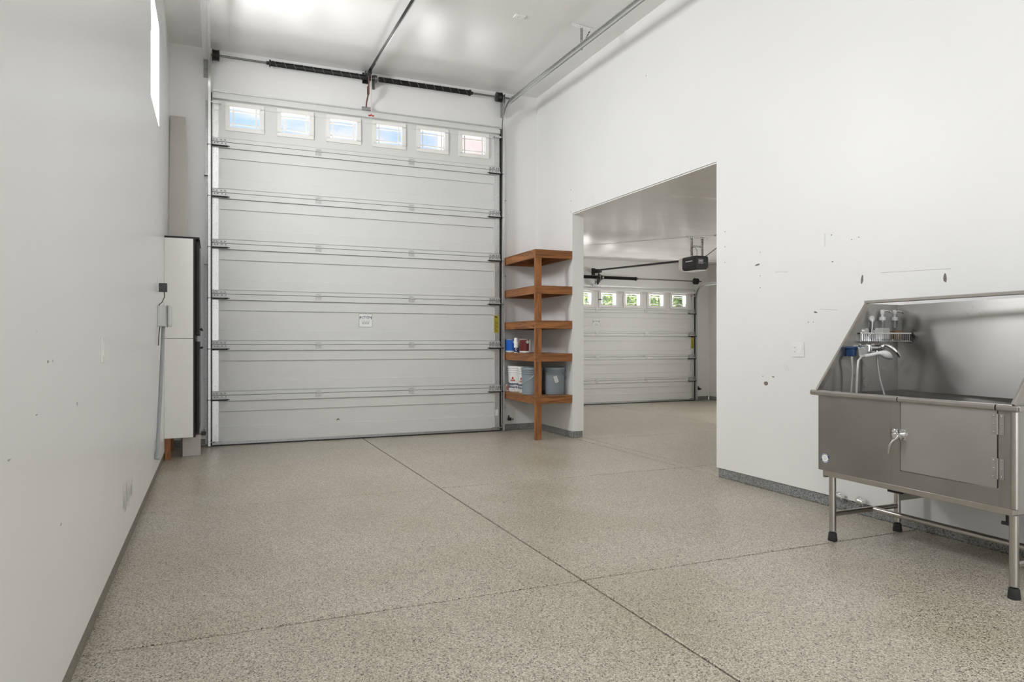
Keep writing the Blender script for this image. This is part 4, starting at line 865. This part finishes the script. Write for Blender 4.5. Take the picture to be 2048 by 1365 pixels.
for ly in (3.215, 2.145): MB().cyl((3.545, ly, 0.165), (4.085, ly, 0.165), 0.0165, n=16).build('cross_tube', 'steel_tube', TUB, smooth=True)
MB().cyl((3.875, 2.155, 0.165), (3.875, 3.205, 0.165), 0.0165, n=16).build('long_tube', 'steel_tube', TUB, smooth=True)
MB().box((3.60, 2.80, 0.362), (3.68, 2.89, 0.40)).build('drain_box', 'rubber', TUB, bevel=0.004)
m = MB(); m.prism([(3.62, 2.83, 0.400), (3.62, 2.60, 0.400), (3.62, 2.63, 0.385), (3.62, 2.82, 0.322), (3.62, 2.83, 0.322)], (0.12, 0, 0)); m.build('drain_chute', 'shaft', TUB)
m = MB(); m.box((3.512, 3.255, 0.385), (3.55, 3.275, 0.43)); m.build('corner_gusset', 'steel_front', TUB, bevel=0.004)
m = MB(); m.box((3.56, 2.185, 0.388), (3.60, 2.24, 0.398)); m.box((3.575, 2.202, 0.335), (3.585, 2.212, 0.39)); m.cyl((3.58, 2.195, 0.34), (3.58, 2.232, 0.34), 0.009, n=8); m.build('hose_hook', 'rubber', TUB)

# ---- mixer tap on the side splash
YS = TY1-0.006
T = thing('mixer_tap', (3.93, YS, 1.19), 'chrome lever mixer tap on the tub splash wall', 'tap')
m = MB(); m.cyl((3.815, 3.235, 1.193), (3.975, 3.235, 1.193), 0.019, n=18)
for xx in (3.835, 3.955): m.cyl((xx, YS, 1.193), (xx, 3.235, 1.193), 0.013, n=14); m.cyl((xx, YS, 1.193), (xx, YS-0.01, 1.193), 0.028, n=20)
m.lathe((3.86, 3.235, 1.17), [(0.024, 0), (0.026, 0.02), (0.02, 0.045)], 16); m.build('tap_body', 'chrome', T, smooth=True)
m = MB(); m.cyl((3.972, 3.235, 1.198), (3.985, 3.215, 1.210), 0.020, 0.015, n=16)
m.tube([(3.972, 3.215, 1.216), (3.985, 3.19, 1.208), (4.002, 3.168, 1.188), (4.020, 3.152, 1.16), (4.034, 3.145, 1.134)], [0.007, 0.011, 0.012, 0.011, 0.007], 10); m.build('lever', 'chrome', T, smooth=True)
m = MB(); m.cyl((3.935, 3.235, 1.175), (3.935, 3.232, 1.148), 0.010, n=12); m.build('outlet_nut', 'chrome', T, smooth=True)
m = MB(); m.tube([(3.935, 3.232, 1.148), (3.937, 3.228, 1.08), (3.945, 3.22, 1.00), (3.958, 3.21, 0.93), (3.97, 3.19, 0.84), (3.96, 3.10, 0.62), (3.90, 2.95, 0.50)], 0.0075, 10); m.build('supply_hose', 'hose', T, smooth=True)
# ---- hand shower in its holder, with hose
T = thing('hand_shower', (3.85, 3.18, 1.15), 'white hand shower in a grey holder inside the tub', 'hand shower')
m = MB(); m.tube([(3.775, 3.19, 1.143), (3.83, 3.185, 1.150), (3.875, 3.18, 1.159), (3.905, 3.175, 1.161)], [0.011, 0.0115, 0.012, 0.015], 12); m.build('handle', 'white', T, smooth=True)
m = MB(); pts = []
for i in range(9):
    t = i/8; pts.append((3.895+0.092*t, 3.172-0.01*t, 1.162-0.024*t*t-0.012*t))
m.tube(pts, [0.015, 0.018, 0.022, 0.025, 0.0255, 0.024, 0.020, 0.014, 0.005], 14); m.build('spray_head', 'white', T, smooth=True)
m = MB(); m.tube([(3.775, 3.19, 1.143), (3.748, 3.192, 1.138), (3.728, 3.195, 1.115), (3.722, 3.198, 1.05), (3.718, 3.20, 0.95), (3.715, 3.20, 0.82), (3.76, 3.15, 0.60), (3.85, 3.05, 0.50)], 0.0075, 10); m.build('shower_hose', 'hose', T, smooth=True)
T2 = thing('shower_holder', (3.77, YS, 1.17), 'grey clamp holder with a bolt beside the blue bracket', 'holder')
m = MB(); m.prism([(3.742, 3.215, 1.197), (3.788, 3.215, 1.197), (3.790, 3.215, 1.135), (3.775, 3.215, 1.120), (3.755, 3.215, 1.124)], (0, -0.012, 0)); m.box((3.755, YS, 1.16), (3.785, 3.21, 1.185)); m.box((3.79, 3.205, 1.15), (3.822, 3.235, 1.20)); m.build('clamp', 'galv', T2, bevel=0.003)
m = MB(); m.cyl((3.765, 3.203, 1.142), (3.765, 3.194, 1.142), 0.012, n=14); m.build('bolt', 'chrome', T2, smooth=True)
m = MB(); m.box((3.72, 3.225, 1.187), (3.80, YS, 1.203)); m.box((3.728, 3.23, 1.140), (3.748, YS, 1.19)); m.box((3.735, 3.25, 1.140), (3.76, YS, 1.185))
tag(m.build('blue_bracket', 'blue', bevel=0.004), 'dark blue plastic bracket on the tub splash wall', 'bracket')
tag(MB().tube([(3.722, 3.24, 1.139), (3.728, 3.242, 1.10), (3.738, 3.245, 1.04), (3.733, 3.25, 0.95), (3.728, 3.255, 0.84), (3.74, 3.22, 0.66)], 0.007, 10).build('spare_hose', 'hose', smooth=True), 'grey hose hanging below the blue bracket', 'hose')
# ---- wire caddy
T = thing('wire_caddy', (3.98, 3.23, 1.236), 'chrome wire caddy on the tub splash wall holding two soap pumps', 'caddy')
by0, by1, bz0, bz1 = 3.175, 3.284, 1.236, 1.292
FLc, FRc, BRc, BLc = (3.725, by0), (4.178, by0), (4.188, by1), (3.835, by1)
def band(m, a, b, z0, z1, t=0.004):
    d = Vector((b[0]-a[0], b[1]-a[1], 0)).normalized(); n2 = Vector((-d.y, d.x, 0))*t
    m.prism([(a[0], a[1], z0), (b[0], b[1], z0), (b[0], b[1], z1), (a[0], a[1], z1)], n2)
m = MB()
for a, b in ((FLc, FRc), (FRc, BRc), (BRc, BLc), (BLc, FLc)): band(m, a, b, bz1-0.009, bz1)
m.build('top_rim', 'chrome', T)
m = MB(); m.tube([c_ + (bz0,) for c_ in (FLc, FRc, BRc, BLc, FLc)], 0.0025, 6); m.build('bottom_wire', 'chrome', T)
m = MB()
for i in range(1, 27):
    xf = FLc[0]+(FRc[0]-FLc[0])*i/27; xb_ = BLc[0]+(BRc[0]-BLc[0])*i/27
    m.tube([(xf, by0+0.002, bz1-0.006), (xf, by0+0.002, bz0), (xb_, by1-0.002, bz0), (xb_, by1-0.002, bz1-0.006)], 0.0015, 5)
o = m.build('cage_wires', 'chrome', T); o['kind'] = 'stuff'
m = MB(); m.cyl((3.90, by1-0.004, 1.30), (3.90, by1+0.006, 1.30), 0.022, n=18); m.cyl((3.862, by0+0.02, 1.298), (3.862, by0+0.006, 1.300), 0.009, n=14); m.build('suction_knob', 'chrome', T, smooth=True)
m = MB(); m.cyl((3.955, by1-0.002, 1.383), (3.955, by1+0.006, 1.383), 0.020, n=18); m.tube([(3.955, by1-0.002, 1.383), (3.95, by1-0.006, 1.34), (3.945, by1-0.004, 1.292)], 0.004, 6); m.build('suction_cup', 'white', T, smooth=True)
m = MB(); m.tube([(3.745, by0-0.002, 1.284), (3.750, by0-0.003, 1.252), (3.762, by0-0.003, 1.248), (3.808, by0-0.003, 1.252), (3.812, by0-0.002, 1.284)], 0.0022, 5); m.tube([(3.755, by0-0.003, 1.25), (3.82, by0-0.003, 1.288)], 0.0022, 5); m.build('front_hook', 'chrome', T)
def soap(cx, cy, z, liquid, level, label):
    T = thing('soap_pump', (cx, cy, z), label, 'soap pump', 'soap pumps in the wire caddy'); w = 0.033
    m = MB(); m.box((cx-w, cy-w, z), (cx+w, cy+w, z+0.132)); m.build('bottle', 'bottle', T, bevel=0.006)
    m = MB(); m.box((cx-w+0.004, cy-w+0.004, z+0.012), (cx+w-0.004, cy+w-0.004, z+level)); m.build('liquid', liquid, T)
    m = MB(); m.lathe((cx, cy, z+0.132), [(0.020, 0), (0.020, 0.018), (0.016, 0.022), (0.008, 0.022), (0.008, 0.038), (0.013, 0.040), (0.013, 0.062), (0.010, 0.068)], 18); P = m.build('pump', 'bottle' if False else 'greybox', T, smooth=True)
    m = MB(); m.tube([(cx, cy, z+0.190), (cx+0.03, cy-0.01, z+0.192), (cx+0.048, cy-0.016, z+0.188), (cx+0.056, cy-0.018, z+0.178)], 0.0045, 8); m.build('spout', 'chrome', P, smooth=True)
    m = MB(); m.cyl((cx, cy, z+0.02), (cx, cy, z+0.131), 0.004, n=8); m.cyl((cx, cy, z+0.085), (cx, cy, z+0.131), 0.012, n=12); m.build('dip_tube', 'bottle', T, smooth=True)
soap(3.980, 3.228, 1.2395, 'milk', 0.082, 'clear soap pump half full of white soap')
soap(4.090, 3.228, 1.2395, 'amber', 0.066, 'clear soap pump half full of amber soap')

# ================================================================== SECOND GARAGE CEILING WIRING
T = thing('ceiling_outlet', (7.10, 8.62, HA), 'white outlet on the low ceiling beside the opener motor', 'outlet')
MB().box((7.05, 8.55, HA-0.02), (7.19, 8.64, HA-0.0005)).build('cover_plate', 'white', T, bevel=0.003)
MB().box((7.165, 8.58, HA-0.05), (7.195, 8.61, HA-0.02)).build('plug', 'blackplastic', T, bevel=0.003)
tag(MB().tube([(7.18, 8.595, HA-0.05), (7.17, 8.62, 2.74), (7.10, 8.70, 2.66), (7.03, 8.78, 2.58), (6.99, 8.86, 2.545)], 0.006, 6).build('power_cord', 'blackplastic', smooth=True), 'black power cord from the low ceiling outlet to the motor', 'cord')
tag(MB().tube([(6.84, 8.88, 2.55), (6.80, 8.86, 2.60), (6.76, 8.85, 2.64), (6.78, 8.85, 2.69), (6.84, 8.85, 2.70), (6.89, 8.86, 2.66), (6.90, 8.87, 2.56)], 0.004, 6).build('looped_wire', 'blackplastic', smooth=True), 'thin looped black wire above the opener motor', 'wire')
tag(MB().tube([(7.06, 8.60, HA-0.008), (6.80, 8.80, HA-0.006), (6.60, 9.2, HA-0.006), (5.9, 10.2, HA-0.005), (5.2, 11.2, HA-0.005)], 0.003, 5).build('ceiling_wire', 'greybox'), 'thin pale wire stapled along the low ceiling', 'wire')
tag(MB().tube([(7.02, 8.80, 2.43), (7.10, 8.70, 2.43), (7.22, 8.62, 2.50), (7.30, 8.55, 2.62), (7.33, 8.5, HA-0.003)], 0.003, 5).build('sensor_wire', 'greypvc'), 'thin grey wire sagging right of the opener motor', 'wire')

# ================================================================== OUTSIDE
g = box('ground', (-40, YA+0.18, -0.14), (60, 70, -0.06), 'concrete'); struct(g, 'pale concrete drive outside the doors', 'ground')
g = box('ground', (-40, -40, -0.16), (60, YA+0.18, -0.101), 'concrete'); struct(g, 'pale concrete apron around the building', 'ground')
T = thing('house_wing', (6.8, 11, 0), 'pinkish stucco wing of the house outside the tall door windows', 'building')
MB().box((3.95, YW+0.25, 2.95), (10.1, 12.9, 5.6)).build('stucco_wall', 'stucco', T)
m = MB(); m.prism([(3.55, YW+0.25, 5.6), (6.9, YW+0.25, 7.4), (10.4, YW+0.25, 5.6)], (0, 4.2, 0)); m.build('roof', 'rooftile', T)
def tree(x, y, h, r, seed, label):
    T = thing('tree', (x, y, -0.06), label, 'tree', 'trees beyond the drive')
    MB().tube([(x, y, -0.06), (x+0.1, y, h*0.3), (x, y+0.1, h*0.6)], [0.16, 0.12, 0.07], 8).build('trunk', 'bark', T, smooth=True)
    rr = random.Random(seed); m = MB()
    for i in range(7000):
        a = rr.uniform(0, 2*PI); e = math.asin(rr.uniform(-0.85, 1)); q = r*(0.55+0.5*rr.random()); p = Vector((x+math.cos(a)*math.cos(e)*q, y+math.sin(a)*math.cos(e)*q, h*0.62+math.sin(e)*q*0.9))
        u = Vector((rr.uniform(-1, 1), rr.uniform(-1, 1), rr.uniform(-1, 1))).normalized(); v = u.orthogonal().normalized(); s = rr.uniform(0.06, 0.13)
        m.add([p, p+u*s+v*s*0.35, p+u*s*1.7, p+u*s-v*s*0.35], [(0, 1, 2, 3)])
    o = m.build('foliage', 'leaf', T); o['kind'] = 'stuff'
tree(13.9, 21.2, 4.7, 1.45, 1, 'round green tree outside the middle windows of the low door')
tree(17.0, 21.8, 4.9, 1.50, 2, 'round green tree outside the last windows of the low door')
tree(10.9, 21.6, 4.5, 1.40, 3, 'round green tree outside the first windows of the low door')
